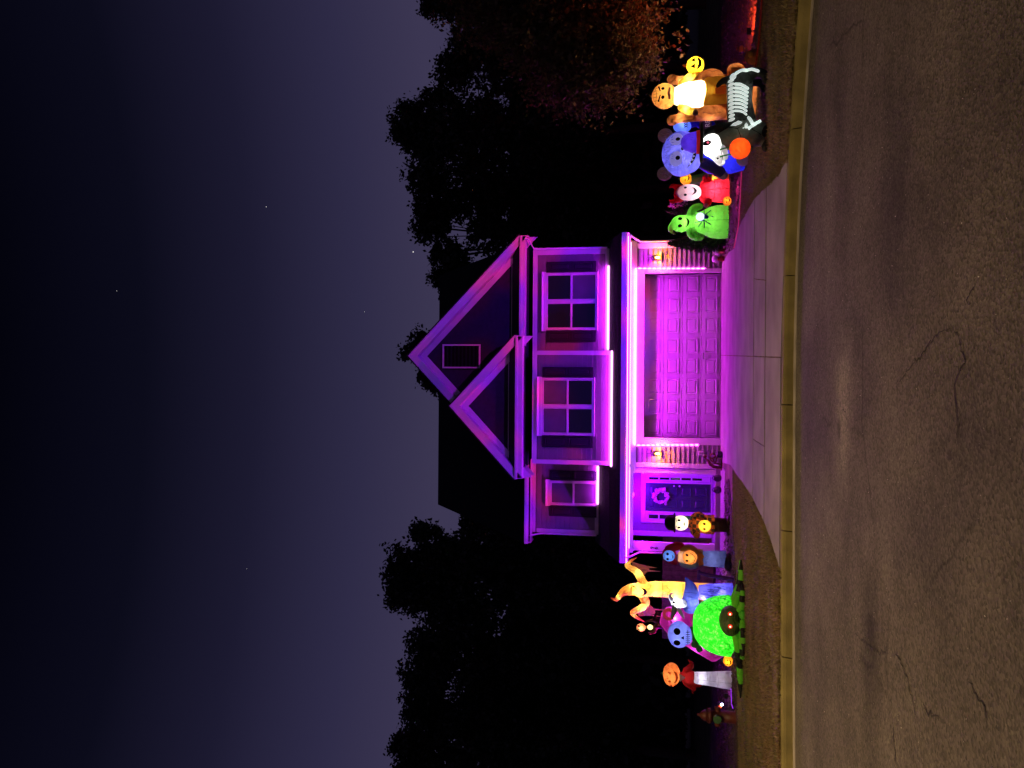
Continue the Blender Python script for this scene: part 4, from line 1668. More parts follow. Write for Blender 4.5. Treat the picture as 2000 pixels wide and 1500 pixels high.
flood(1478, 60, 'added low red fill lamp at the maple end of the right bed', (1, .07, .02), 230, (9.5, 17.0, .25), 150)
flood(1462, 95, 'added low warm fill lamp behind the throne aimed up into the maple', (1, .60, .26), 115, (7.4, 17.4, 5.5), 120)
flood(1424, 414, 'added low pink fill lamp behind the green ghost aimed at the blossoms', (1, .16, .62), 190, (XX(401, 24, 1328), 24.0, 1.45), 60)
flood(1442, 350, 'added low pink fill lamp in the bed between the red imp and the horse', (1, .03, .22), 55, (3.6, 19, 0), 130)
flood(1430, 1360, 'added low violet fill lamp behind the pumpkin scarecrow', (.45, .05, 1), 40, (-7, 21, 0), 130)
# glowing tube put in for the lit edge of the right bed
rp_ = [gnd(1438, 484), gnd(1447, 440), gnd(1450, 395), gnd(1453, 335)]
mb = MB()
mb.tube([(p.x, p.y, .05) for p in rp_], .012, 6)
tag(mb.build('glow_tube', emit('edge_glow_pink', (1, .05, .30), .35), None, True), 'thin glowing pink tube standing in for the lit edge of the right flower bed', 'rope light')
rp_ = [gnd(1495, -20), gnd(1488, 80), gnd(1481, 130)]  # dim tube added for the red glow on the ground
mb = MB()
mb.tube([(p.x, p.y, .05) for p in rp_], .012, 6)
tag(mb.build('glow_tube', emit('edge_glow_red', (1, .03, .01), .05), None, True), 'thin glowing red tube standing in for the red glow on the bed below the maple', 'rope light')
rp_ = [gnd(1432, 1345), gnd(1433, 1375), gnd(1436, 1384)]
mb = MB()
mb.tube([(p.x, p.y, .05) for p in rp_], .010, 6)
tag(mb.build('glow_tube', emit('rope_violet', (.45, .05, 1), .9), None, True), 'short violet rope light between scarecrow and hydrant', 'rope light')


# ------------------------------------------------------------------ inflatables
def dapple():
    """green nylon, projected light dapples painted in as light and dark dashes"""
    m = nylon((.03, .7, .03), .62, 0, 'abdomen_nylon', .5, (.2, .9, .05), 40).copy()
    t = m.node_tree
    c = t.nodes.new('ShaderNodeTexCoord')
    mp = t.nodes.new('ShaderNodeMapping')
    mp.inputs['Location'].default_value = (.15, 0, -.35)
    t.links.new(c.outputs['Object'], mp.inputs[0])
    wn = N(t, 'ShaderNodeTexNoise', Scale=5.0, Detail=2.0)
    t.links.new(mp.outputs[0], wn.inputs['Vector'])
    mxv = t.nodes.new('ShaderNodeMixRGB')
    mxv.inputs[0].default_value = .22
    t.links.new(mp.outputs[0], mxv.inputs[1])
    t.links.new(wn.outputs['Color'], mxv.inputs[2])
    vo = N(t, 'ShaderNodeTexVoronoi', Scale=24.0)
    t.links.new(mxv.outputs[0], vo.inputs['Vector'])
    nz = N(t, 'ShaderNodeTexNoise', Scale=9.0, Detail=3.0)
    t.links.new(c.outputs['Object'], nz.inputs[0])
    mu = t.nodes.new('ShaderNodeMath')
    mu.operation = 'MULTIPLY_ADD'
    mu.inputs[1].default_value = -.62
    t.links.new(vo.outputs['Distance'], mu.inputs[0])
    t.links.new(nz.outputs['Fac'], mu.inputs[2])
    rr = t.nodes.new('ShaderNodeValToRGB')
    rr.color_ramp.elements[0].position = .04
    rr.color_ramp.elements[0].color = (.004, .22, .006, 1)
    rr.color_ramp.elements[1].position = .46
    rr.color_ramp.elements[1].color = (.16, .86, .10, 1)
    e_ = rr.color_ramp.elements.new(.24)
    e_.color = (.015, .62, .02, 1)
    t.links.new(mu.outputs[0], rr.inputs[0])
    for n in t.nodes:
        if n.type == 'BSDF_TRANSLUCENT':
            t.links.new(rr.outputs[0], n.inputs[0])
        if n.type == 'BSDF_PRINCIPLED':
            t.links.new(rr.outputs[0], n.inputs['Base Color'])
            n.inputs['Emission Color'].default_value = (.10, .8, .04, 1)
            n.inputs['Emission Strength'].default_value = .35  # emission put in for green light spilling onto the lawn
    return m


class Fig:
    """an inflatable, drawn in picture units around its base and stored in metres"""

    def __init__(self, name, label, cat, pxb, py0, Y=None, group='halloween inflatables on the front lawn'):
        g = gnd(pxb, py0)
        if Y is None:
            Y = g.y
        b = at(pxb, py0, Y)
        self.Y = Y
        self.s = (at(pxb, py0 - 1, Y) - b).length
        self.pb, self.p0 = pxb, py0
        self.o = empty(name, (b.x, Y, 0.015), label, cat, group)
        self.zoff = b.z - .015

    def L(self, px, py, d=0):
        return Vector(((self.p0 - py) * self.s, -d * self.s, (self.pb - px) * self.s + self.zoff))

    def ell(self, mb, px, py, rv, rh, d=0, rd=None, ribs=0, ribd=0.0, nu=24, nv=14):
        rd = rd if rd is not None else (rv + rh) / 2
        mb.ell(self.L(px, py, d), (rh * self.s, rd * self.s, rv * self.s), nu, nv, ribs, ribd)
        return mb

    def tube(self, mb, pts, n=12):
        P = [self.L(p[0], p[1], p[2]) for p in pts]
        rr = [p[3] * self.s for p in pts]
        # smooth the path
        if len(P) > 2:
            Q, rq = [], []
            for i in range(len(P) - 1):
                p0, p1, p2, p3 = P[max(i - 1, 0)], P[i], P[i + 1], P[min(i + 2, len(P) - 1)]
                for k in range(5):
                    t = k / 5
                    Q.append(.5 * ((2 * p1) + (p2 - p0) * t + (2 * p0 - 5 * p1 + 4 * p2 - p3) * t * t + (3 * p1 - p0 - 3 * p2 + p3) * t ** 3))
                    rq.append(rr[i] + (rr[i + 1] - rr[i]) * t)
            Q.append(P[-1])
            rq.append(rr[-1])
            P, rr = Q, rq
        mb.tube(P, rr, n)
        return mb

    def lathe(self, mb, py, prof, d=0, flat=1.0, n=24, ribs=0, ribd=0.0):
        c = self.L(self.pb, py, d)
        pr = sorted([((self.pb - px) * self.s, r * self.s) for px, r in prof])
        mb.lathe((c.x, c.y, self.zoff), pr, n, flat, ribs, ribd)
        return mb

    def poly(self, mb, pts, d0, d1):
        P = [self.L(p[0], p[1], d1) for p in pts]
        mb.prism(P, (0, (d1 - d0) * self.s, 0))
        return mb

    def part(self, name, mat, mb, fuse_=None, smooth=True, parent=None, it=6):
        if fuse_:
            mb = fuse(mb, fuse_ * self.s, it)
        o = mb.build(name, mat, parent or self.o, smooth)
        o['_'] = 0
        del o['_']
        self.last = mb
        return o

    def bvh(self, *mbs):
        V, F_ = [], []
        for m in mbs:
            k = len(V)
            V += m.v
            F_ += [tuple(i + k for i in f) for f in m.f]
        return BVHTree.FromPolygons([Vector(v) for v in V], F_)

    def hit(self, tree_, x, z, off=.006):
        h = tree_.ray_cast(Vector((x, -20, z)), Vector((0, 1, 0)))
        if h[0] is None:
            n_ = tree_.find_nearest(Vector((x, -2, z)))
            return n_[0] + Vector((0, -off, 0))
        return h[0] + Vector((0, -off, 0))

    def decal(self, name, mat, pts, tree_, parent=None, off=.6, mb=None):
        """printed patch that follows the skin below it"""
        bm = bmesh.new()
        vs = []
        for p in pts:
            q = self.L(p[0], p[1])
            vs.append(bm.verts.new((q.x, 0, q.z)))
        bm.faces.new(vs)
        bmesh.ops.triangulate(bm, faces=bm.faces)
        for _ in range(2):
            bmesh.ops.subdivide_edges(bm, edges=[e_ for e_ in bm.edges if e_.calc_length() > 3.0 * self.s], cuts=1, use_grid_fill=True)
            bmesh.ops.triangulate(bm, faces=bm.faces)
        for v in bm.verts:
            v.co = self.hit(tree_, v.co.x, v.co.z, off * self.s)
        ou = mb or MB()
        bm.verts.index_update()
        ou.add([tuple(v.co) for v in bm.verts], [tuple(v.index for v in f.verts) for f in bm.faces])
        bm.free()
        if mb is None:
            return ou.build(name, mat, parent or self.o, True)
        return ou

    def stroke(self, mb, pts, r, tree_, off=.2):
        P = [self.L(p[0], p[1]) for p in pts]
        Q = []
        for a, b in zip(P[:-1], P[1:]):
            k = max(2, int((b - a).length / (2.0 * self.s)))
            for i in range(k):
                c = a + (b - a) * i / k
                Q.append(self.hit(tree_, c.x, c.z, off * self.s))
        Q.append(self.hit(tree_, P[-1].x, P[-1].z, off * self.s))
        mb.tube(Q, r * self.s, 6)
        return mb

    def light(self, px, py, d, energy, col=(1, .95, .85), size=4):
        energy = energy * .62
        d = d + 5
        return lamp('inner_bulb', 'POINT', self.L(px, py, d), energy, col, self.o, size * self.s)


def oval(px, py, rv, rh, n=14, a0=0):
    return [(px + rv * math.cos(2 * math.pi * k / n + a0), py + rh * math.sin(2 * math.pi * k / n + a0)) for k in range(n)]


def grin(px, py, w, h, drop, teeth=7, jag=0.0):
    """crescent smile: px grows downwards, w half width, drop = how far the middle hangs"""
    up, lo = [], []
    for k in range(teeth * 2 + 1):
        t = -1 + 2 * k / (teeth * 2)
        c = drop * (1 - t * t)
        j = jag * (k % 2)
        up.append((px + c - j, py - t * w))
        lo.append((px + c + h * (1 - t * t) ** .6 + j * .6, py - t * w))
    return up + lo[::-1][1:-1]


INK = M['ink']

# --- green sheet ghost with a spider on its chest
f = Fig('green_ghost', 'bright green ghost inflatable with raised arms and a spider on its chest', 'inflatable', 1424, 433)
GREEN = nylon((.16, .60, .07), .65)
mb = MB()
f.lathe(mb, 433, [(1424, 31), (1418, 33), (1400, 33), (1385, 29), (1372, 22), (1358, 18), (1345, 16), (1335, 15)], 0, .8)
f.ell(mb, 1332, 434, 20, 17, 0, 15)
f.tube(mb, [(1318, 436, 0, 9), (1312, 443, 0, 6), (1314, 450, 0, 3.5), (1320, 454, 0, 2)])
f.tube(mb, [(1358, 425, 0, 11), (1352, 415, 3, 9), (1358, 406, 6, 8), (1368, 403, 8, 6.5)])
f.tube(mb, [(1356, 445, 0, 11), (1352, 455, 3, 9), (1362, 462, 6, 8.5), (1370, 463, 8, 7)])
body = f.part('body', GREEN, mb, 1.3)
tr_ = f.bvh(f.last)
ft = MB()
for py in (427, 441):
    f.decal('eye', INK, oval(1330, py, 4.2, 3.2), tr_, mb=ft)
build_each(ft, 'eye', INK, f.o)
f.decal('mouth', INK, grin(1340, 434, 10, 4, 4, 6), tr_)
mb = MB()
for side in (-1, 1):
    for k, (a, b_) in enumerate((((-4, 9), (-9, 15)), ((2, 10), (2, 18)), ((7, 9), (14, 14)), ((-7, 6), (-15, 8)))):
        f.stroke(mb, [(1374, 428 + side * 3), (1374 + a[0], 428 + side * a[1]), (1374 + b_[0], 428 + side * b_[1])], .9, tr_, .6)
spm = f.part('spider', nylon((.02, .02, .25), .4), f.ell(mb, 1379, 428, 5, 4, 27, 4))
mb = MB()
f.ell(mb, 1368, 427, 8, 8, 27, 6)
f.part('spider_glow', emit('blue_white_led', (.62, .70, 1.0), 1.5), mb, parent=spm)
mb = MB()
f.stroke(mb, [(1362, 433), (1400, 434), (1422, 434)], .35, tr_, .1)
f.stroke(mb, [(1358, 420), (1356, 433), (1358, 446)], .35, tr_, .1)
tag(f.part('seams', nylon((.03, .25, .02), .3), mb), kind='stuff')
f.light(1395, 433, 0, 11, (1, 1, .8))
f.light(1338, 434, 0, 7, (1, 1, .75))
f.light(1364, 432, 2, 6, (1, 1, .8))

# --- red devil imp
f = Fig('red_imp', 'red devil imp inflatable with pale mask like face and horns', 'inflatable', 1424, 372, 21.6)
RED = nylon((.78, .03, .05), .62)
mb = MB()
f.lathe(mb, 372, [(1424, 22), (1412, 24), (1395, 21), (1380, 17), (1368, 11)], 0, .75)
f.tube(mb, [(1376, 386, 0, 8), (1384, 394, 4, 7.5), (1380, 399, 8, 6)])
f.tube(mb, [(1376, 358, 0, 8), (1384, 351, 4, 7.5), (1378, 347, 8, 6)])
f.part('body', RED, mb, 1.3)
tb = f.bvh(f.last)
mb = MB()
f.ell(mb, 1347, 374, 26, 16, 4, 13)
f.part('face', nylon((.85, .62, .66), .65), mb)
tr_ = f.bvh(f.last)
mb = MB()
for py in (367, 381):
    f.decal('e', INK, oval(1340, py, 3, 2.2), tr_, mb=mb)
build_each(mb, 'eye', INK, f.o)
f.decal('mouth', INK, grin(1352, 374, 8, 5, 5, 6), tr_)
mb = MB()
f.ell(mb, 1330, 374, 12, 18, -3, 13)
f.tube(mb, [(1325, 386, -2, 6), (1315, 390, -2, 4), (1310, 386, -2, 1.5)])
f.tube(mb, [(1325, 362, -2, 6), (1315, 358, -2, 4), (1310, 362, -2, 1.5)])
f.part('horned_hood', RED, mb, 1.1)
for py in (401, 345):
    mb = MB()
    f.ell(mb, 1380, py, 5, 5, 9, 5)
    f.part('hand', nylon((.80, .35, .55), .6), mb)
mb = MB()
f.stroke(mb, [(1378, 372), (1422, 372)], .8, tb, .3)
f.stroke(mb, [(1395, 354), (1397, 372), (1395, 391)], .9, tb, .3)
f.part('belt', nylon((.5, .01, .02), .5), mb)
f.light(1398, 372, 0, 26, (1, .55, .75))
f.light(1356, 374, -2, 7, (1, .85, .95))

# small pumpkins near the imp
def pumpkin(name, label, px, py, r, Y, col, face=True, energy=4, group=None, stem=True, group_cat='pumpkin'):
    f = Fig(name, label, group_cat, px + r, py, Y, group)
    if f.zoff < .3:
        f.zoff = 0
    mb = MB()
    f.ell(mb, px, py, r * .92, r, 0, r, 10, .10, 40, 16)
    f.part('shell', nylon(col, .65), mb)
    tr_ = f.bvh(f.last)
    if face:
        mb = MB()
        for d in (-.38, .38):
            f.decal('e', INK, [(px - r * .35, py + d * r), (px - r * .02, py + d * r - r * .2), (px - r * .02, py + d * r + r * .2)], tr_, mb=mb, off=.35)
        f.decal('m', INK, grin(px + r * .15, py, r * .55, r * .22, r * .2, 5, r * .06), tr_, mb=mb, off=.35)
        build_each(mb, 'carved_feature', INK, f.o)
    if stem:
        mb = MB()
        f.tube(mb, [(px - r * .85, py, 0, r * .16), (px - r * 1.15, py - r * .1, 0, r * .12)])
        f.part('stem', nylon((.10, .30, .05), .3), mb)
    f.light(px, py, 0, energy * .5, (1, .8, .45), r * .25)
    return f


PG = 'inflatable jack-o-lanterns among the figures'
pumpkin('jack_o_lantern', 'yellow orange jack-o-lantern perched between the purple bear and the red imp', 1340, 349, 12, 22.3, (.85, .33, .02), True, 6, PG)
pumpkin('jack_o_lantern', 'small orange jack-o-lantern at the foot of the red imp', 1405, 393, 9, 21.0, (.85, .25, .03), True, 2.5, PG)
pumpkin('jack_o_lantern', 'small yellow jack-o-lantern at the end of the magenta arch', 1397, 1290, 10, 19.6, (.9, .34, .02), True, 4, PG)

# green and orange stacked bag between bear and imp
f = Fig('candy_sack', 'green and orange checked candy sack inflatable beside the red imp', 'inflatable', 1424, 352, 22.0)
mb = MB()
f.lathe(mb, 350, [(1424, 14), (1410, 15), (1392, 14)], 0, .8)
f.part('sack', nylon((.75, .18, .03), .6), mb, 1.4)
mb = MB()
f.lathe(mb, 348, [(1391, 13), (1378, 13), (1366, 10), (1352, 8)], 0, .8)
f.part('neck', nylon((.16, .42, .14), .6), mb, 1.4)
tr_ = f.bvh(f.last)
mb = MB()
for i in range(3):
    for k in range(2):
        a, b_ = 1394 + i * 9, 340 + ((k * 2 + i % 2) * 6)
        f.poly(mb, [(a, b_), (a + 8, b_), (a + 8, b_ + 6), (a, b_ + 6)], 11, 13)
build_each(mb, 'check_patch', INK, f.o, False)
f.light(1395, 350, 0, 8, (1, .8, .5))

# --- big purple bear
f = Fig('purple_bear', 'large lavender monster bear inflatable with round ears and wide grin behind the horse', 'inflatable', 1455, 297, 17.2)
LAV = nylon((.21, .20, .80), .68)
FUR = nylon((.10, .08, .22), .5)
mb = MB()
f.ell(mb, 1333, 295, 38, 45, 0, 34)
f.ell(mb, 1350, 300, 24, 36, 10, 28)
f.part('head', LAV, mb, 1.5)
tr_ = f.bvh(f.last)
hm = f.last
for py, px in ((256, 1302), (332, 1301)):
    mb = MB()
    f.ell(mb, px, py, 15, 14, -4, 9)
    er = f.part('ear', nylon((.28, .14, .17), .5, .16), mb)
    te = f.bvh(f.last)
    mb = MB()
    for k in range(9):
        a, b_ = px - 9 + random.uniform(0, 18), py - 8 + random.uniform(0, 16)
        f.stroke(mb, [(a, b_), (a + 5, b_ + 2)], .45, te, .1)
    tag(f.part('fur_print', nylon((.5, .35, .40), .4), mb, parent=er), kind='stuff')
mb = MB()
f.decal('b', nylon((.55, .50, .95), .5), oval(1323, 273, 13, 14), tr_, mb=mb, off=.3)
f.decal('b', nylon((.55, .50, .95), .5), oval(1323, 312, 13, 14), tr_, mb=mb, off=.3)
build_each(mb, 'eye_patch', nylon((.42, .38, .90), .3, .55), f.o)
mb = MB()
f.decal('e', INK, oval(1326, 274, 4.5, 4), tr_, mb=mb, off=.7)
f.decal('e', INK, oval(1326, 311, 4.5, 4), tr_, mb=mb, off=.7)
build_each(mb, 'eye', INK, f.o)
mb = MB()
f.ell(mb, 1335, 294, 3, 4, 34, 4)
f.part('nose', INK, mb)
f.decal('mouth', INK, grin(1343, 304, 26, 6, 12, 9), tr_)
mb = MB()
for k in range(-3, 4):
    t = k / 4
    c = 1343 + 12 * (1 - t * t) + .5
    f.decal('t', None, [(c, 304 - 26 * t - 2.4), (c, 304 - 26 * t + 2.4), (c + 4, 304 - 26 * t)], tr_, mb=mb, off=1.2)
build_each(mb, 'tooth', nylon((.75, .72, .95), .3, .3), f.o)
mb = MB()
for k in range(26):
    a, b_ = 1299 + random.uniform(0, 17), 268 + random.uniform(0, 52)
    f.stroke(mb, [(a, b_), (a + 4, b_ + random.uniform(-1, 1))], .4, tr_, .1)
tag(f.part('fur_print', nylon((.05, .04, .3), .3), mb), kind='stuff')
mb = MB()
f.ell(mb, 1335, 240, 18, 15, 2, 12)
f.part('raised_paw', nylon((.13, .22, .80), .65), mb)
tp = f.bvh(f.last)
mb = MB()
for k in range(3):
    f.stroke(mb, [(1338, 236 + k * 4), (1345, 238 + k * 4)], .6, tp, .1)
    f.stroke(mb, [(1339, 239 + k * 4), (1344, 235 + k * 4)], .6, tp, .1)
tag(f.part('paw_stitches', INK, mb), kind='stuff')
mb = MB()
f.tube(mb, [(1350, 236, 0, 9), (1366, 233, 0, 11), (1388, 246, 0, 14)])
f.lathe(mb, 297, [(1455, 34), (1430, 40), (1400, 42), (1380, 36), (1366, 24)], -4, .7)
f.part('jacket', nylon((.03, .03, .70), .6), mb, 1.8)
mb = MB()
f.tube(mb, [(1378, 318, 10, 12), (1396, 330, 14, 12), (1408, 340, 16, 11)])
f.part('arm', FUR, mb)
mb = MB()
f.ell(mb, 1413, 345, 9, 8, 16, 8)
f.part('cuff', nylon((.55, .45, .58), .4), mb)
for py in (281, 313):
    mb = MB()
    f.ell(mb, 1450, py, 14, 17, 22, 12)
    f.part('foot', nylon((.62, .52, .66), .5), mb)
f.light(1346, 300, 0, 17, (.85, .85, 1))
f.light(1335, 240, 2, 2.5, (.8, .85, 1))
f.light(1405, 297, -4, 24, (.8, .85, 1))

# dark sign between throne and bear
f = Fig('dark_sign', 'dark purple sign with pale capital letters between the throne and the purple bear', 'sign', 1460, 240, 16.6, None)
mb = MB()
f.poly(mb, [(1368, 222), (1368, 252), (1392, 254), (1392, 220)], 0, 3)
sg = f.part('board', nylon((.05, .015, .08), .3, .25), mb, None, False)  # slight emission added to brighten the board, no bulb inside
mb = MB()
f.tube(mb, [(1392, 228, -1.5, 1.2), (1461, 228, -1.5, 1.2)])
f.tube(mb, [(1392, 246, -1.5, 1.2), (1461, 246, -1.5, 1.2)])
f.part('post', M['black'], mb)
cu = bpy.data.curves.new('lettering', 'FONT')
cu.body = 'RE'
cu.size = 13.5 * f.s
cu.extrude = .004
to = bpy.data.objects.new('lettering', cu)
COL.objects.link(to)
bpy.context.view_layer.update()
me = bpy.data.meshes.new_from_object(to.evaluated_get(bpy.context.evaluated_depsgraph_get()))
bpy.data.objects.remove(to)
me.materials.append(nylon((.45, .32, .55), .3, .35))  # letters brightened by emission in the same way
me.transform(Matrix.Translation(f.L(1388.5, 245.5, 3.4)) @ Matrix.Rotation(R(90), 4, 'X'))
no = bpy.data.objects.new('lettering', me)
COL.objects.link(no)
no.parent = sg

# --- throne figure
f = Fig('throne_monster', 'yellow glowing bald monster inflatable in a white shirt seated on a brown throne', 'inflatable', 1488, 182, 15.6)
BR = nylon((.42, .17, .07), .58)
TAN = nylon((.85, .48, .12), .66)
YEL = nylon((.92, .62, .12), .68)
mb = MB()
f.poly(mb, [(1328, 150), (1328, 214), (1482, 222), (1482, 134)], -22, -8)
for py in (148, 216):
    f.tube(mb, [(1482, py, -10, 12), (1400, py, -10, 11), (1330, py + (4 if py > 180 else -4), -10, 9), (1316, py + (7 if py > 180 else -7), -10, 11)])
f.lathe(mb, 180, [(1486, 46), (1470, 47), (1440, 46), (1428, 44)], -2, .6)
f.ell(mb, 1390, 146, 25, 13, 6, 26)
f.ell(mb, 1390, 217, 30, 14, 6, 26)
f.ell(mb, 1435, 228, 14, 14, 8, 18)
f.ell(mb, 1438, 138, 18, 14, 8, 18)
f.part('throne', BR, mb, 2.0)
tt = f.bvh(f.last)
mb = MB()
for q in ([(1380, 138), (1392, 146), (1405, 140)], [(1375, 222), (1392, 226), (1410, 222)], [(1430, 120), (1430, 180), (1430, 236)]):
    f.stroke(mb, q, .5, tt, .1)
tag(f.part('seams', nylon((.15, .05, .03), .3), mb), kind='stuff')
mb = MB()
f.ell(mb, 1301, 179, 25, 25, 6, 22)
f.part('head', nylon((.86, .38, .10), .66), mb)
th = f.bvh(f.last)
mb = MB()
for py in (171, 188):
    f.decal('e', INK, oval(1298, py, 3.4, 3.2), th, mb=mb)
f.decal('b', INK, [(1291, 164), (1294, 176), (1292, 176), (1288, 165)], th, mb=mb)
f.decal('b', INK, [(1291, 195), (1294, 183), (1292, 183), (1288, 194)], th, mb=mb)
build_each(mb, 'eye', INK, f.o)
f.decal('mouth', plain('mouth_red', (.20, .02, .02), .6), [(1310, 168), (1307, 180), (1309, 192), (1313, 191), (1312, 180), (1313, 169)], th)
mb = MB()
f.stroke(mb, [(1282, 164), (1286, 180), (1284, 196)], .5, th)
for k in range(5):
    f.stroke(mb, [(1280, 167 + k * 6), (1288, 168 + k * 6)], .4, th)
f.stroke(mb, [(1318, 166), (1319, 180), (1317, 193)], .4, th)
tag(f.part('scars', nylon((.3, .12, .03), .4), mb), kind='stuff')
mb = MB()
f.tube(mb, [(1322, 180, 4, 10), (1332, 180, 4, 14)])
f.tube(mb, [(1334, 180, 6, 22), (1350, 180, 8, 25), (1372, 180, 10, 26)])
f.part('shirt', nylon((.92, .80, .55), .7), mb, 1.6)
mb = MB()
f.ell(mb, 1386, 181, 13, 34, 16, 18)
f.tube(mb, [(1388, 197, 22, 12), (1402, 199, 30, 10), (1420, 199, 28, 9)])
f.tube(mb, [(1388, 166, 22, 12), (1402, 164, 30, 10), (1420, 164, 28, 9)])
f.part('trousers', YEL, mb, 1.6)
mb = MB()
f.tube(mb, [(1336, 204, 8, 9), (1350, 213, 12, 8), (1358, 217, 16, 6)])
f.part('arm', YEL, mb)
mb = MB()
f.tube(mb, [(1336, 156, 8, 9), (1350, 147, 14, 8), (1362, 139, 20, 7)])
f.part('arm', YEL, mb)
mb = MB()
f.ell(mb, 1361, 219, 6, 6, 18, 6)
f.part('hand', nylon((.16, .08, .08), .4), mb)
for py in (164, 199):
    mb = MB()
    f.ell(mb, 1428, py, 9, 9, 34, 13)
    f.part('foot', TAN, mb)
mb = MB()
f.ell(mb, 1360, 128, 17, 17, 22, 15, 9, .10, 36, 16)
pk = f.part('jack_o_lantern', nylon((.95, .58, .04), .7), mb)
tk = f.bvh(f.last)
mb = MB()
for d in (-6, 6):
    f.decal('e', INK, [(1351, 128 + d), (1359, 128 + d - 4.5), (1359, 128 + d + 4.5)], tk, mb=mb)
f.decal('m', INK, grin(1362, 128, 12, 5.5, 4, 5, 1.2), tk, mb=mb)
build_each(mb, 'carved_feature', INK, pk)
mb = MB()
f.tube(mb, [(1345, 128, 22, 3), (1338, 126, 22, 2.4)])
f.part('stem', TAN, mb, parent=pk)
mb = MB()
f.ell(mb, 1470, 118, 17, 14, 20, 16)
sh = f.part('shoe', BR, mb)
mb = MB()
f.ell(mb, 1463, 118, 5, 6, 34, 4)
f.part('toe_patch', TAN, mb, parent=sh)
for py in (146, 214):
    mb = MB()
    f.poly(mb, [(1426, py - 8), (1426, py + 8), (1448, py + 6), (1448, py - 6)], 26, 29)
    f.part('throne_patch', TAN, mb, None, False)
f.light(1308, 180, 4, 7, (1, .9, .55))
f.light(1354, 180, 10, 75, (1, .92, .6), 6)
f.light(1384, 181, 18, 14, (1, .85, .45))
f.light(1360, 128, 20, 9, (1, .8, .35))
f.light(1440, 180, -4, 40, (1, .75, .4))
for py in (144, 220):
    f.light(1332, py, -14, 3, (1, .75, .4), 2)
f.light(1344, 209, 8, 3, (1, .85, .4), 2)
f.light(1348, 149, 10, 3, (1, .85, .4), 2)
f.light(1390, 147, 6, 5, (1, .75, .4))
f.light(1390, 221, 6, 5, (1, .75, .4))

# --- skeleton pony with hat
f = Fig('skeleton_pony', 'black skeleton pony inflatable with white bones and a purple witch hat nearest the kerb', 'inflatable', 1498, 225)
BK = nylon((.030, .034, .032), .5)
GR = nylon((.17, .18, .145), .6)
BONE = nylon((.80, .90, .86), .5, 1.15)
mb = MB()
f.tube(mb, [(1446, 160, 0, 26), (1446, 195, 0, 24), (1450, 235, 0, 28), (1454, 262, 2, 31)])
f.tube(mb, [(1450, 156, 12, 17), (1470, 146, 14, 12), (1492, 150, 14, 8)])
f.tube(mb, [(1450, 156, -12, 17), (1470, 150, -14, 12), (1492, 156, -14, 8)])
f.ell(mb, 1492, 158, 6, 12, 14, 9)
f.ell(mb, 1492, 164, 6, 12, -14, 9)
f.tube(mb, [(1425, 150, 0, 7), (1412, 154, 0, 6), (1404, 162, 0, 4)])
f.part('body', BK, mb, 1.8)
tb = f.bvh(f.last)
mb = MB()
f.ell(mb, 1455, 262, 33, 33, 6, 30)
f.tube(mb, [(1450, 262, 8, 24), (1430, 270, 10, 22), (1408, 278, 10, 18)])
f.tube(mb, [(1470, 250, 16, 14), (1482, 252, 18, 11), (1492, 254, 18, 8)])
f.tube(mb, [(1470, 276, 14, 14), (1482, 280, 18, 11), (1492, 284, 18, 8)])
f.part('chest', GR, mb, 1.8)
tc_ = f.bvh(f.last)
mb = MB()
for q in ([(1425, 252), (1440, 258), (1452, 250)], [(1440, 258), (1450, 285), (1470, 290)], [(1462, 240), (1468, 262), (1485, 268)]):
    f.stroke(mb, q, .6, tc_, .1)
tag(f.part('seams', INK, mb), kind='stuff')
for py in (262, 290):
    mb = MB()
    f.ell(mb, 1492, py, 6, 12, 20, 9)
    f.part('hoof', BK, mb)
mb = MB()
for k in range(8):
    y = 169 + k * 7.4
    f.stroke(mb, [(1436, y), (1444, y + 1.5), (1452, y + 5), (1459 - k * .4, y + 9)], 3.0 - .1 * k, tb, .6)
build_each(mb, 'rib', BONE, f.o)
mb = MB()
for k in range(11):
    y = 160 + k * 7.6
    f.decal('v', None, oval(1428 + .2 * k, y, 5.6, 3.5), tb, mb=mb, off=1.2)
build_each(mb, 'vertebra', BONE, f.o)
mb = MB()
f.decal('h', None, oval(1432, 152, 6, 8), tb, mb=mb, off=1.0)
f.stroke(mb, [(1438, 147), (1450, 143), (1456, 145)], 3.6, tb, .6)
f.stroke(mb, [(1456, 145), (1466, 143), (1478, 147)], 3.0, tb, .6)
build_each(mb, 'hind_bone', BONE, f.o)
mb = MB()
f.decal('s', None, [(1425, 236), (1428, 248), (1436, 252), (1446, 250), (1449, 246), (1440, 240), (1434, 232)], tc_, mb=mb, off=1.4)
f.stroke(mb, [(1456, 228), (1463, 240), (1468, 252)], 3.6, tc_, .8)
f.stroke(mb, [(1468, 252), (1480, 246), (1486, 240)], 3.2, tc_, .8)
build_each(mb, 'shoulder_bone', BONE, f.o)
mb = MB()
f.ell(mb, 1392, 284, 20, 23, 18, 20)
f.tube(mb, [(1394, 292, 20, 17), (1403, 307, 24, 12), (1409, 318, 26, 9.5)])
f.part('skull', nylon((.92, .95, .92), .62, .35), mb, 1.3)
ts = f.bvh(f.last)
skull_mb = f.last
mb = MB()
f.tube(mb, [(1410, 288, 20, 7), (1417, 300, 24, 6), (1418, 311, 26, 5)])
f.part('jaw', nylon((.80, .92, .86), .6, .35), mb)
mb = MB()
f.decal('e', INK, oval(1383, 284, 8, 5.5), ts, mb=mb)
f.decal('n', INK, oval(1403, 315, 2, 1.6), ts, mb=mb)
f.stroke(mb, [(1406, 290), (1410, 302), (1413, 318)], .5, ts)
mb.build('eye_socket', INK, f.o, True)
eye_p = f.hit(ts, f.L(1384, 284).x, f.L(1384, 284).z, .02)
mb = MB()
mb.ell(eye_p, (.015, .012, .018), 10, 6)
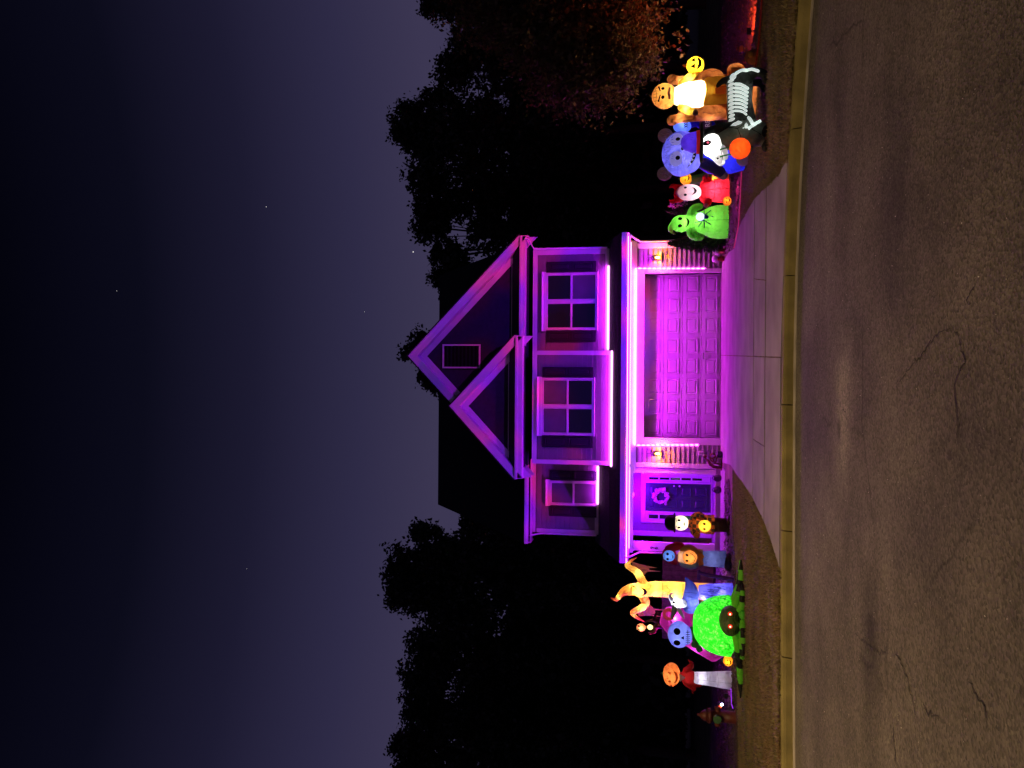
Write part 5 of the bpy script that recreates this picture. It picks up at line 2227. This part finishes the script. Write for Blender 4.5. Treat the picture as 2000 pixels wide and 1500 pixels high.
f.part('eye', emit('pink_eye', (1, .12, .22), 1.0), mb)
# hat
mb = MB()
f.lathe(mb, 276, [(1364, 21), (1352, 19), (1341, 15), (1335, 9), (1333, 3)], 16, .9)
hat = f.part('hat', nylon((.06, .02, .42), .65), mb)
mb = MB()
f.lathe(mb, 276, [(1370, 23), (1363, 22)], 16, .92)
f.part('hat_band', nylon((.8, .03, .04), .6, .35), mb, parent=hat)
mb = MB()
f.lathe(mb, 278, [(1376, 36), (1373, 42), (1370, 36), (1369, 20)], 16, .7)
f.tube(mb, [(1374, 264, 20, 8), (1390, 258, 20, 10), (1408, 250, 16, 10), (1422, 244, 12, 6)])
f.part('hat_brim', BK, mb, 1.3, parent=hat)
# pail
mb = MB()
f.ell(mb, 1444, 299, 20, 20, 40, 19)
pl_ = f.part('pumpkin_pail', nylon((.85, .10, .015), .6), mb)
mb = MB()
for d_ in (296, 310):
    f.tube(mb, [(1408, d_ + 2, 36, 1.5), (1418, d_, 38, 1.5), (1430, d_, 42, 1.5)])
f.part('strap', nylon((.03, .35, .08), .4), mb, parent=pl_)
f.light(1446, 190, 0, 10, (1, 1, .95))
f.light(1448, 262, 14, 20, (1, 1, .9))
f.light(1393, 286, 20, 9, (1, 1, .97))
f.light(1355, 276, 12, 3.2, (.8, .8, 1))
f.light(1444, 299, 40, 3.2, (1, .7, .4))

# --- bowler figure by the porch
f = Fig('bowler_figure', 'pale faced inflatable figure in black bowler hat and plaid coat holding a glowing pumpkin', 'inflatable', 1427, 1025)
mb = MB()
f.lathe(mb, 1026, [(1424, 14), (1408, 14), (1394, 15)], 0, .75)
f.part('trousers', nylon((.06, .022, .018), .5), mb)
mb = MB()
f.lathe(mb, 1026, [(1396, 19), (1380, 19), (1362, 15), (1350, 10), (1345, 6)], 0, .75)
f.tube(mb, [(1356, 1013, 0, 7), (1366, 1007, 6, 7), (1376, 1012, 14, 6)])
f.tube(mb, [(1356, 1040, 0, 7), (1362, 1047, 4, 7)])
m_, t_, b_s = mat_new('plaid_nylon')
b_s.inputs['Roughness'].default_value = .6
c_ = t_.nodes.new('ShaderNodeTexCoord')
ck = N(t_, 'ShaderNodeTexChecker', Scale=11.0)
ck.inputs['Color1'].default_value = (.30, .07, .015, 1)
ck.inputs['Color2'].default_value = (.022, .012, .010, 1)
t_.links.new(c_.outputs['Object'], ck.inputs['Vector'])
t_.links.new(ck.outputs[0], b_s.inputs['Base Color'])
tl = t_.nodes.new('ShaderNodeBsdfTranslucent')
t_.links.new(ck.outputs[0], tl.inputs[0])
mxs = t_.nodes.new('ShaderNodeMixShader')
mxs.inputs[0].default_value = .6
t_.links.new(b_s.outputs[0], mxs.inputs[1])
t_.links.new(tl.outputs[0], mxs.inputs[2])
t_.links.new(mxs.outputs[0], t_.nodes['Material Output'].inputs[0])
f.part('coat', m_, mb, 1.2)
mb = MB()
f.ell(mb, 1331, 1025, 16, 15, 0, 14)
f.part('head', nylon((.90, .82, .58), .68), mb)
tr_ = f.bvh(f.last)
mb = MB()
f.decal('e', INK, oval(1328, 1018, 3, 2), tr_, mb=mb)
f.decal('e', INK, oval(1328, 1032, 3, 2), tr_, mb=mb)
f.decal('m', INK, oval(1338, 1025, 1.5, 4), tr_, mb=mb)
f.stroke(mb, [(1322, 1015), (1323, 1021)], .5, tr_)
f.stroke(mb, [(1322, 1035), (1323, 1029)], .5, tr_)
build_each(mb, 'face_mark', INK, f.o)
mb = MB()
f.lathe(mb, 1025, [(1321, 19), (1319, 20), (1317, 16), (1308, 15), (1303, 11), (1300, 4)], -1, .95)
f.part('bowler_hat', nylon((.028, .028, .022), .5), mb)
mb = MB()
f.ell(mb, 1377, 1026, 12, 12, 17, 10, 9, .08)
pk = f.part('pumpkin', nylon((.95, .55, .08), .68), mb)
tk = f.bvh(f.last)
mb = MB()
f.decal('e', INK, oval(1376, 1021, 2.6, 2.2), tk, mb=mb)
f.decal('e', INK, oval(1376, 1031, 2.6, 2.2), tk, mb=mb)
build_each(mb, 'carved_feature', INK, pk)
mb = MB()
f.ell(mb, 1363, 1046, 6, 6, 10, 6)
f.part('hand', nylon((.75, .35, .10), .6), mb)
for py in (1017, 1036):
    mb = MB()
    f.ell(mb, 1423, py, 5, 10, 5, 11)
    f.part('shoe', nylon((.03, .015, .012), .4), mb)
f.light(1336, 1025, -2, 6.5, (1, .95, .72))
f.light(1377, 1026, 14, 3.6, (1, .8, .4))
f.light(1375, 1026, 0, 12, (1, .75, .4))

# --- red hooded figure
f = Fig('hooded_figure', 'blue faced inflatable figure in a red hood holding an orange smiling pumpkin', 'inflatable', 1430, 1092)
mb = MB()
f.lathe(mb, 1093, [(1418, 17), (1400, 16), (1380, 15), (1366, 14)], 0, .8)
f.part('robe', nylon((.16, .18, .42), .6), mb)
mb = MB()
f.lathe(mb, 1092, [(1374, 16), (1360, 18), (1340, 16), (1326, 9)], 0, .75)
f.part('jacket', nylon((.36, .20, .12), .58), mb)
mb = MB()
f.ell(mb, 1309, 1089, 14, 14, -5, 11)
f.tube(mb, [(1308, 1078, -4, 8), (1322, 1072, -2, 9), (1332, 1070, 0, 7)])
f.tube(mb, [(1308, 1098, -4, 7), (1320, 1104, -2, 6)])
f.part('hood', nylon((.45, .02, .05), .55), mb, 1.2)
mb = MB()
f.ell(mb, 1309, 1090, 12, 11, 5, 9)
f.part('face', nylon((.14, .32, .85), .66), mb)
tr_ = f.bvh(f.last)
mb = MB()
f.decal('e', INK, oval(1306, 1085, 2.6, 2.4), tr_, mb=mb)
f.decal('e', INK, oval(1306, 1095, 2.6, 2.4), tr_, mb=mb)
f.decal('m', INK, grin(1314, 1090, 4, 1.6, 1.5, 4), tr_, mb=mb)
build_each(mb, 'face_mark', INK, f.o)
mb = MB()
f.ell(mb, 1349, 1089, 14, 14, 16, 12, 9, .06, 36, 16)
pk = f.part('pumpkin', nylon((.90, .34, .08), .66), mb)
tk = f.bvh(f.last)
mb = MB()
f.decal('e', INK, oval(1343, 1083, 2.8, 2.2), tk, mb=mb)
f.decal('e', INK, oval(1343, 1094, 2.8, 2.2), tk, mb=mb)
f.stroke(mb, [(1349, 1079), (1356, 1083), (1359, 1089), (1356, 1096), (1349, 1100)], .5, tk)
build_each(mb, 'carved_feature', INK, pk)
mb = MB()
f.tube(mb, [(1336, 1106, 0, 7), (1350, 1108, 6, 7), (1360, 1104, 14, 6)])
f.part('sleeve', nylon((.25, .35, .55), .58), mb)
mb = MB()
f.tube(mb, [(1336, 1076, 0, 7), (1350, 1073, 6, 7), (1362, 1078, 14, 6)])
f.part('sleeve', nylon((.42, .26, .10), .58), mb)
mb = MB()
f.poly(mb, [(1364, 1078), (1366, 1104), (1376, 1102), (1372, 1092), (1377, 1086), (1370, 1080)], 13, 15)
f.part('ragged_hem', nylon((.6, .2, .03), .5), mb, None, False)
mb = MB()
f.ell(mb, 1423, 1098, 10, 18, 4, 16)
f.part('shoes', nylon((.02, .008, .02), .4), mb)
f.light(1309, 1090, 1, 2.0, (.85, .95, 1))
f.light(1349, 1089, 14, 2.6, (1, .9, .7))
f.light(1392, 1093, -6, 3.2, (.8, .85, 1))
f.light(1335, 1092, -4, 4, (1, .9, .8))

# --- tall yellow ghost
f = Fig('yellow_ghost', 'tall yellow ghost inflatable with curled tip and long arms with ragged sleeves', 'inflatable', 1430, 1158, 21.4)
YG_ = nylon((.90, .55, .14), .66)
mb = MB()
f.tube(mb, [(1428, 1159, 0, 18), (1380, 1159, 0, 17), (1330, 1158, 0, 16.5), (1285, 1158, 0, 15.5), (1262, 1160, 0, 14), (1248, 1161, 0, 13.5), (1234, 1162, 0, 11.5), (1220, 1167, 0, 8.5), (1212, 1175, 0, 6), (1206, 1183, 0, 4.5), (1199, 1183, 0, 2.5), (1194, 1180, 0, 1.2)], 16)
f.ell(mb, 1252, 1161, 16, 14.5, 3, 14)
f.tube(mb, [(1258, 1148, 0, 9), (1252, 1136, 0, 8.5), (1246, 1126, 2, 7.5), (1233, 1118, 3, 6), (1226, 1113, 3, 5), (1230, 1107, 3, 4), (1238, 1101, 3, 2.8), (1246, 1096, 3, 1.0)])
f.tube(mb, [(1258, 1176, 0, 9), (1264, 1186, 0, 8), (1256, 1196, 2, 7), (1243, 1203, 3, 6), (1237, 1208, 3, 5), (1243, 1214, 3, 4), (1252, 1219, 3, 2.6), (1262, 1224, 3, 1.0)])
f.part('body', YG_, mb, 1.2)
tr_ = f.bvh(f.last)
mb = MB()
f.decal('e', INK, [(1234, 1152), (1240, 1154), (1248, 1158), (1241, 1152)], tr_, mb=mb)
f.decal('e', INK, [(1236, 1172), (1242, 1170), (1248, 1166), (1243, 1172)], tr_, mb=mb)
f.decal('m', INK, grin(1252, 1162, 10, 5, 9, 6, 1.2), tr_, mb=mb)
build_each(mb, 'carved_feature', INK, f.o)
mb = MB()
for q in ([(1296, 1144), (1297, 1158), (1296, 1173)], [(1336, 1144), (1334, 1158), (1337, 1172)], [(1305, 1150), (1312, 1156), (1305, 1163), (1312, 1168)]):
    f.stroke(mb, q, .5, tr_, .1)
tag(f.part('seams', nylon((.45, .22, .04), .4), mb), kind='stuff')
# ragged sleeves: hanging cloth with streamers
SL = nylon((.62, .38, .20), .6, .10, None, .8)
for pts in ([(1236, 1106), (1236, 1112), (1250, 1124), (1262, 1131), (1264, 1126), (1270, 1124), (1292, 1123), (1270, 1121), (1270, 1117), (1285, 1116), (1270, 1114), (1250, 1110)],
            [(1250, 1214), (1246, 1206), (1262, 1194), (1266, 1186), (1274, 1192), (1280, 1198), (1312, 1199), (1281, 1200), (1282, 1205), (1306, 1206), (1282, 1208), (1270, 1209), (1292, 1212), (1262, 1212)]):
    mb = MB()
    f.poly(mb, pts, -1.0, 1.2)
    f.part('ragged_sleeve', SL, mb, None, False)
f.light(1250, 1161, 2, 15, (1, .85, .35))
f.light(1322, 1165, 0, 24, (1, .85, .35))
f.light(1285, 1158, 0, 9, (1, .85, .4))
f.light(1395, 1159, 0, 14, (1, .85, .4))
f.light(1247, 1127, -3, 3.4, (1, .9, .6), 2)
f.light(1257, 1195, -3, 3.4, (1, .9, .6), 2)
f.light(1229, 1110, -4, .8, (1, .9, .6), 1)
f.light(1240, 1211, -4, .8, (1, .9, .6), 1)
f.light(1210, 1177, -4, .8, (1, .9, .6), 1)

# --- magenta arch with pale blue skull
f = Fig('skull_arch', 'pale blue round skull on a magenta arch inflatable behind the green spider', 'inflatable', 1432, 1245, 20.2)
mb = MB()
f.poly(mb, [(1290, 1228), (1294, 1208), (1304, 1196), (1345, 1192), (1432, 1200), (1432, 1270), (1400, 1296), (1392, 1297), (1350, 1274), (1312, 1254)], -16, -2)
f.part('arch', nylon((.80, .08, .62), .66), mb, 1.6, it=10)
mb = MB()
f.ell(mb, 1328, 1242, 22, 26, 12, 22)
f.ell(mb, 1342, 1242, 12, 19, 14, 18)
f.part('skull', nylon((.22, .27, .85), .66), mb, 1.3)
tr_ = f.bvh(f.last)
mb = MB()
f.decal('e', INK, oval(1324, 1231, 6.5, 6), tr_, mb=mb)
f.decal('e', INK, oval(1324, 1253, 6.5, 6), tr_, mb=mb)
f.decal('n', INK, [(1331, 1242), (1337, 1238.5), (1337, 1245.5)], tr_, mb=mb)
for k in range(6):
    y = 1232 + k * 4
    f.stroke(mb, [(1341, y), (1348, y)], .5, tr_)
f.stroke(mb, [(1344.5, 1229), (1344.5, 1255)], .5, tr_)
build_each(mb, 'face_mark', INK, f.o)
mb = MB()
P = [f.L(1308 + 9 * math.cos(a), 1206 + 9 * math.sin(a), 4) for a in np.linspace(0, 6.28, 25)]
mb.tube(P, 3.4 * f.s, 10, False)
f.part('candy_ring', nylon((.75, .12, .14), .55, .25), mb)
mb = MB()
for a, b_ in ((1356, 1236), (1360, 1246), (1357, 1258), (1366, 1266)):
    f.ell(mb, a, b_, 6, 7, 18, 5)
f.tube(mb, [(1352, 1228, 14, 4), (1358, 1250, 18, 5), (1370, 1268, 16, 4)])
f.part('leaf_collar', nylon((.05, .30, .07), .5), mb, 1.2)
f.light(1330, 1242, 10, 7, (.9, .93, 1))
f.light(1320, 1215, -9, 9, (1, .7, 1))
f.light(1365, 1268, -9, 10, (1, .7, 1))
f.light(1400, 1250, -9, 9, (1, .7, 1))

# small skeleton above the arch
f = Fig('little_skeleton', 'small skeleton figure with round tan head and lantern perched above the magenta arch', 'inflatable', 1430, 1233, 20.9)
mb = MB()
f.tube(mb, [(1430, 1230, 0, 4), (1360, 1231, 0, 4), (1300, 1232, 0, 4), (1280, 1234, 0, 5)])
f.tube(mb, [(1282, 1234, 0, 4), (1285, 1224, 2, 3), (1272, 1220, 3, 2.6), (1262, 1224, 3, 2)])
f.tube(mb, [(1282, 1236, 0, 4), (1280, 1244, 2, 3), (1270, 1246, 3, 2.6)])
f.tube(mb, [(1296, 1218, 2, 2.6), (1283, 1217, 2, 2.6), (1284, 1206, 2, 2.6), (1300, 1208, 2, 2.2)])
f.part('body', nylon((.10, .045, .05), .45), mb, 1.0)
mb = MB()
f.ell(mb, 1254, 1236, 9, 8, 1, 8)
f.tube(mb, [(1262, 1235, 1, 3), (1268, 1234, 1, 2)])
f.part('head', nylon((.72, .36, .18), .62), mb, .8)
tr_ = f.bvh(f.last)
mb = MB()
f.decal('e', INK, oval(1250, 1232, 2, 1.7), tr_, mb=mb, off=.3)
f.decal('e', INK, oval(1250, 1239, 2, 1.7), tr_, mb=mb, off=.3)
build_each(mb, 'eye', INK, f.o)
mb = MB()
f.ell(mb, 1272, 1233, 5.5, 5, 6, 5)
f.part('lantern', emit('lantern_glow', (1, .78, .30), 2.2), mb)
f.light(1254, 1236, 1, 1.6, (1, .9, .6), 2)

# --- blue vulture
f = Fig('blue_vulture', 'blue vulture inflatable with white head, long beak and fringed tail behind the spider', 'inflatable', 1432, 1168, 19.2)
VB = nylon((.12, .15, .62), .62)
mb = MB()
f.ell(mb, 1350, 1182, 17, 22, 0, 17)
f.tube(mb, [(1352, 1165, 0, 16), (1350, 1150, 0, 11), (1344, 1138, 0, 5), (1341, 1132, 0, 1.5)])
f.part('body', VB, mb, 1.3)
tb = f.bvh(f.last)
mb = MB()
for q in ([(1338, 1178), (1350, 1172), (1364, 1170)], [(1336, 1190), (1350, 1188), (1364, 1184)], [(1340, 1160), (1350, 1158), (1362, 1160)]):
    f.stroke(mb, q, .5, tb, .1)
tag(f.part('feather_print', nylon((.03, .03, .3), .3), mb), kind='stuff')
mb = MB()
f.lathe(mb, 1160, [(1431, 21), (1410, 19), (1385, 17), (1366, 13)], -2, .8)
f.part('tail', nylon((.12, .10, .62), .62), mb, 1.3)
tt = f.bvh(f.last)
mb = MB()
for k in range(34):
    y = 1142 + random.uniform(0, 34)
    x_ = 1368 + random.uniform(0, 45)
    f.stroke(mb, [(x_, y), (x_ + 6, y + random.uniform(-1, 1)), (x_ + 13, y + random.uniform(-2, 2))], .55, tt, .1)
tag(f.part('tail_fringe', nylon((.02, .02, .16), .3), mb), kind='stuff')
mb = MB()
f.tube(mb, [(1342, 1182, 8, 8), (1330, 1182, 10, 9), (1322, 1182, 11, 10)])
f.tube(mb, [(1314, 1176, 10, 5), (1310, 1168, 10, 3), (1316, 1162, 10, 1.4)])
f.part('head', nylon((.75, .80, .95), .66), mb, 1.1)
th = f.bvh(f.last)
f.decal('eye', INK, oval(1318, 1178, 2.6, 1.8), th)
mb = MB()
f.tube(mb, [(1320, 1188, 14, 6), (1318, 1198, 18, 4.5), (1314, 1207, 20, 2.0), (1318, 1212, 20, .8)])
f.part('beak', nylon((.20, .20, .26), .5), mb)
mb = MB()
f.tube(mb, [(1326, 1190, 14, 5), (1333, 1200, 18, 3.5), (1338, 1208, 20, 1.2)])
f.part('beak', nylon((.55, .58, .70), .5), mb)
mb = MB()
f.poly(mb, [(1363, 1117), (1363, 1136), (1369, 1136), (1369, 1117)], -3, 1)
f.tube(mb, [(1366, 1122, -1, 3), (1385, 1126, -1, 4), (1430, 1132, -1, 4)])
f.part('perch', nylon((.10, .02, .22), .45), mb, 1.0)
f.light(1350, 1180, 0, 10, (.85, .9, 1))
f.light(1326, 1182, 10, 5, (1, 1, 1), 2)
f.light(1376, 1168, 0, 13, (.85, .9, 1))
f.light(1410, 1160, 0, 9, (.85, .9, 1))

# --- green spider
f = Fig('giant_spider', 'giant green spider inflatable with red eyes and striped legs on the left lawn', 'inflatable', 1456, 1215, 17.6)
mb = MB()
prof = []
for k in range(15):
    t = k / 14
    prof.append((1428 - 72 * math.sin(t * math.pi / 2), 59 * math.cos(t * math.pi / 2) ** .75 + .5))
f.lathe(mb, 1228, [(1433, 50)] + prof, -14, .9, 40)
ab = f.part('abdomen', dapple(), mb)
mb = MB()
f.ell(mb, 1424, 1202, 21, 29, 44, 24)
f.part('head', nylon((.045, .060, .02), .5), mb)
th = f.bvh(f.last)
mb = MB()
f.decal('c', None, oval(1430, 1192, 11, 11), th, mb=mb, off=.25)
f.decal('c', None, oval(1430, 1214, 11, 11), th, mb=mb, off=.25)
build_each(mb, 'cheek_print', nylon((.10, .17, .03), .5, .03), f.o)
for py in (1184, 1206):
    p = f.hit(th, f.L(1422, py).x, f.L(1422, py).z, .0)
    mb = MB()
    mb.ell(p, (4.2 * f.s, .03, 4.2 * f.s), 12, 8)
    ey = f.part('eye', emit('red_eye', (1, .035, .01), 1.1), mb)
    mb = MB()
    mb.ell(p + Vector((0, -.026, 0)), (1.6 * f.s, .02, 1.6 * f.s), 10, 6)
    f.part('pupil', emit('red_eye_core', (1, .45, .28), 5), mb, parent=ey)
for a, b_ in ((1445, 1184), (1446, 1206), (1445, 1222)):
    mb = MB()
    f.ell(mb, a, b_, 7.5, 8.5, 62, 8)
    f.part('fang', nylon((.12, .55, .04), .5, .10), mb)
LG, LB = nylon((.17, .58, .03), .55, .15), nylon((.012, .012, .012), .3)
legs = [
    [(1432, 1174, 40, 8), (1440, 1150, 30, 7), (1446, 1128, 26, 6.5), (1449, 1108, 24, 5.5), (1454, 1090, 22, 1.5)],
    [(1440, 1176, 56, 7.5), (1449, 1160, 58, 7), (1456, 1148, 60, 6.5), (1459, 1140, 58, 5), (1458, 1128, 56, 2)],
    [(1432, 1168, 10, 7), (1442, 1142, 4, 6), (1450, 1116, 2, 5), (1455, 1096, 2, 1.5)],
    [(1434, 1232, 42, 8), (1440, 1262, 34, 7), (1446, 1295, 30, 6), (1451, 1325, 30, 5), (1455, 1352, 30, 1.5)],
    [(1434, 1238, 10, 7), (1440, 1270, 6, 6.5), (1446, 1302, 4, 6), (1449, 1328, 4, 4.5), (1452, 1348, 4, 1.5)],
    [(1444, 1232, 60, 7.5), (1452, 1248, 66, 7), (1460, 1262, 68, 6), (1462, 1258, 74, 5), (1464, 1244, 76, 2)],
    [(1450, 1196, 66, 6), (1458, 1206, 76, 6), (1462, 1222, 80, 6), (1464, 1232, 82, 5), (1465, 1246, 84, 2)],
]
for pts in legs:
    leg = None
    for k in range(len(pts) - 1):
        a, b_ = pts[k], pts[k + 1]
        mb = MB()
        mid = tuple((a[i] + b_[i]) / 2 for i in range(4))
        P = [f.L(*a[:3]), f.L(*mid[:3]), f.L(*b_[:3])]
        for p in P:
            p.z = max(p.z, 4 * f.s)
        mb.tube(P, [a[3] * f.s * .86, mid[3] * f.s * .88, b_[3] * f.s * .86], 12)
        mt = LG if k % 2 == 0 else LB
        o = f.part('leg' if leg is None else 'leg_band', mt, mb, parent=leg)
        if leg is None:
            leg = o
f.light(1396, 1228, -4, 46, (.8, 1, .5))
f.light(1416, 1258, -10, 12, (1, 1, .5))
f.light(1424, 1202, 42, 3, (1, .9, .6))

# --- pumpkin scarecrow on a white pillar
f = Fig('pumpkin_scarecrow', 'orange pumpkin headed scarecrow inflatable in a red cape on a white pillar', 'inflatable', 1431, 1328)
mb = MB()
f.lathe(mb, 1329, [(1430, 18), (1415, 17), (1395, 14.5), (1375, 12.5), (1362, 12), (1353, 9)], 0, .85, 20)
pil = f.part('pillar', nylon((.66, .62, .74), .6), mb, 1.2, it=3)
tp = f.bvh(f.last)
mb = MB()
for q in ([(1364, 1318), (1365, 1329), (1364, 1340)], [(1402, 1314), (1403, 1329), (1402, 1344)], [(1382, 1316), (1383, 1328)], [(1364, 1329), (1428, 1330)]):
    f.stroke(mb, q, .35, tp, .1)
tag(f.part('seams', nylon((.3, .28, .36), .4), mb, parent=pil), kind='stuff')
mb = MB()
f.lathe(mb, 1328, [(1358, 11), (1348, 14), (1338, 11), (1330, 7)], 0, .8)
f.tube(mb, [(1342, 1316, 0, 7), (1350, 1308, 2, 6), (1353, 1301, 2, 4), (1348, 1296, 2, 2), (1345, 1292, 2, .8)])
f.tube(mb, [(1342, 1340, 0, 7), (1352, 1346, 2, 6), (1358, 1350, 2, 4), (1354, 1356, 2, 2), (1356, 1362, 2, .8)])
f.tube(mb, [(1350, 1338, 2, 5), (1362, 1342, 2, 5), (1370, 1342, 2, 3)])
f.part('cape', nylon((.42, .015, .02), .52), mb, 1.1)
mb = MB()
f.ell(mb, 1314, 1325, 17, 23, 2, 19, 10, .09, 40, 16)
f.part('pumpkin_head', nylon((.88, .27, .07), .64), mb)
th = f.bvh(f.last)
mb = MB()
PRT = nylon((.42, .07, .01), .4)
for d in (-8, 8):
    f.decal('e', None, [(1306, 1325 + d * 1.3), (1311, 1325 + d * .5), (1313, 1325 + d * 1.2)], th, mb=mb)
f.decal('m', None, grin(1318, 1325, 12, 4, 4, 5, .9), th, mb=mb)
build_each(mb, 'carved_feature', PRT, f.o)
mb = MB()
f.tube(mb, [(1299, 1325, 2, 3), (1294, 1324, 2, 2)])
f.part('stem', nylon((.15, .40, .12), .4), mb)
mb = MB()
f.poly(mb, [(1328, 1318), (1330, 1334), (1340, 1326)], 12, 14)
f.part('collar', nylon((.8, .75, .78), .5), mb, None, False)
f.light(1314, 1325, 2, 4.5, (1, .9, .7))
f.light(1372, 1329, -4, 3.2, (.92, .94, 1))
f.light(1408, 1329, -4, 1.2, (1, .9, 1))
f.light(1346, 1328, -4, 1.5, (1, .9, .8))

# ------------------------------------------------------------------ stars
mb = MB()
for px, py, r in ((520, 404, .09), (807, 492, .16), (228, 568, .06), (482, 1111, .05), (712, 609, .06)):
    d = ray(px, py).normalized()
    mb.ell(CAM + d * 280, (r, r, r), 8, 6)
tag(mb.build('stars', M['em_star']), 'few faint stars in the night sky', None, None, 'stuff')
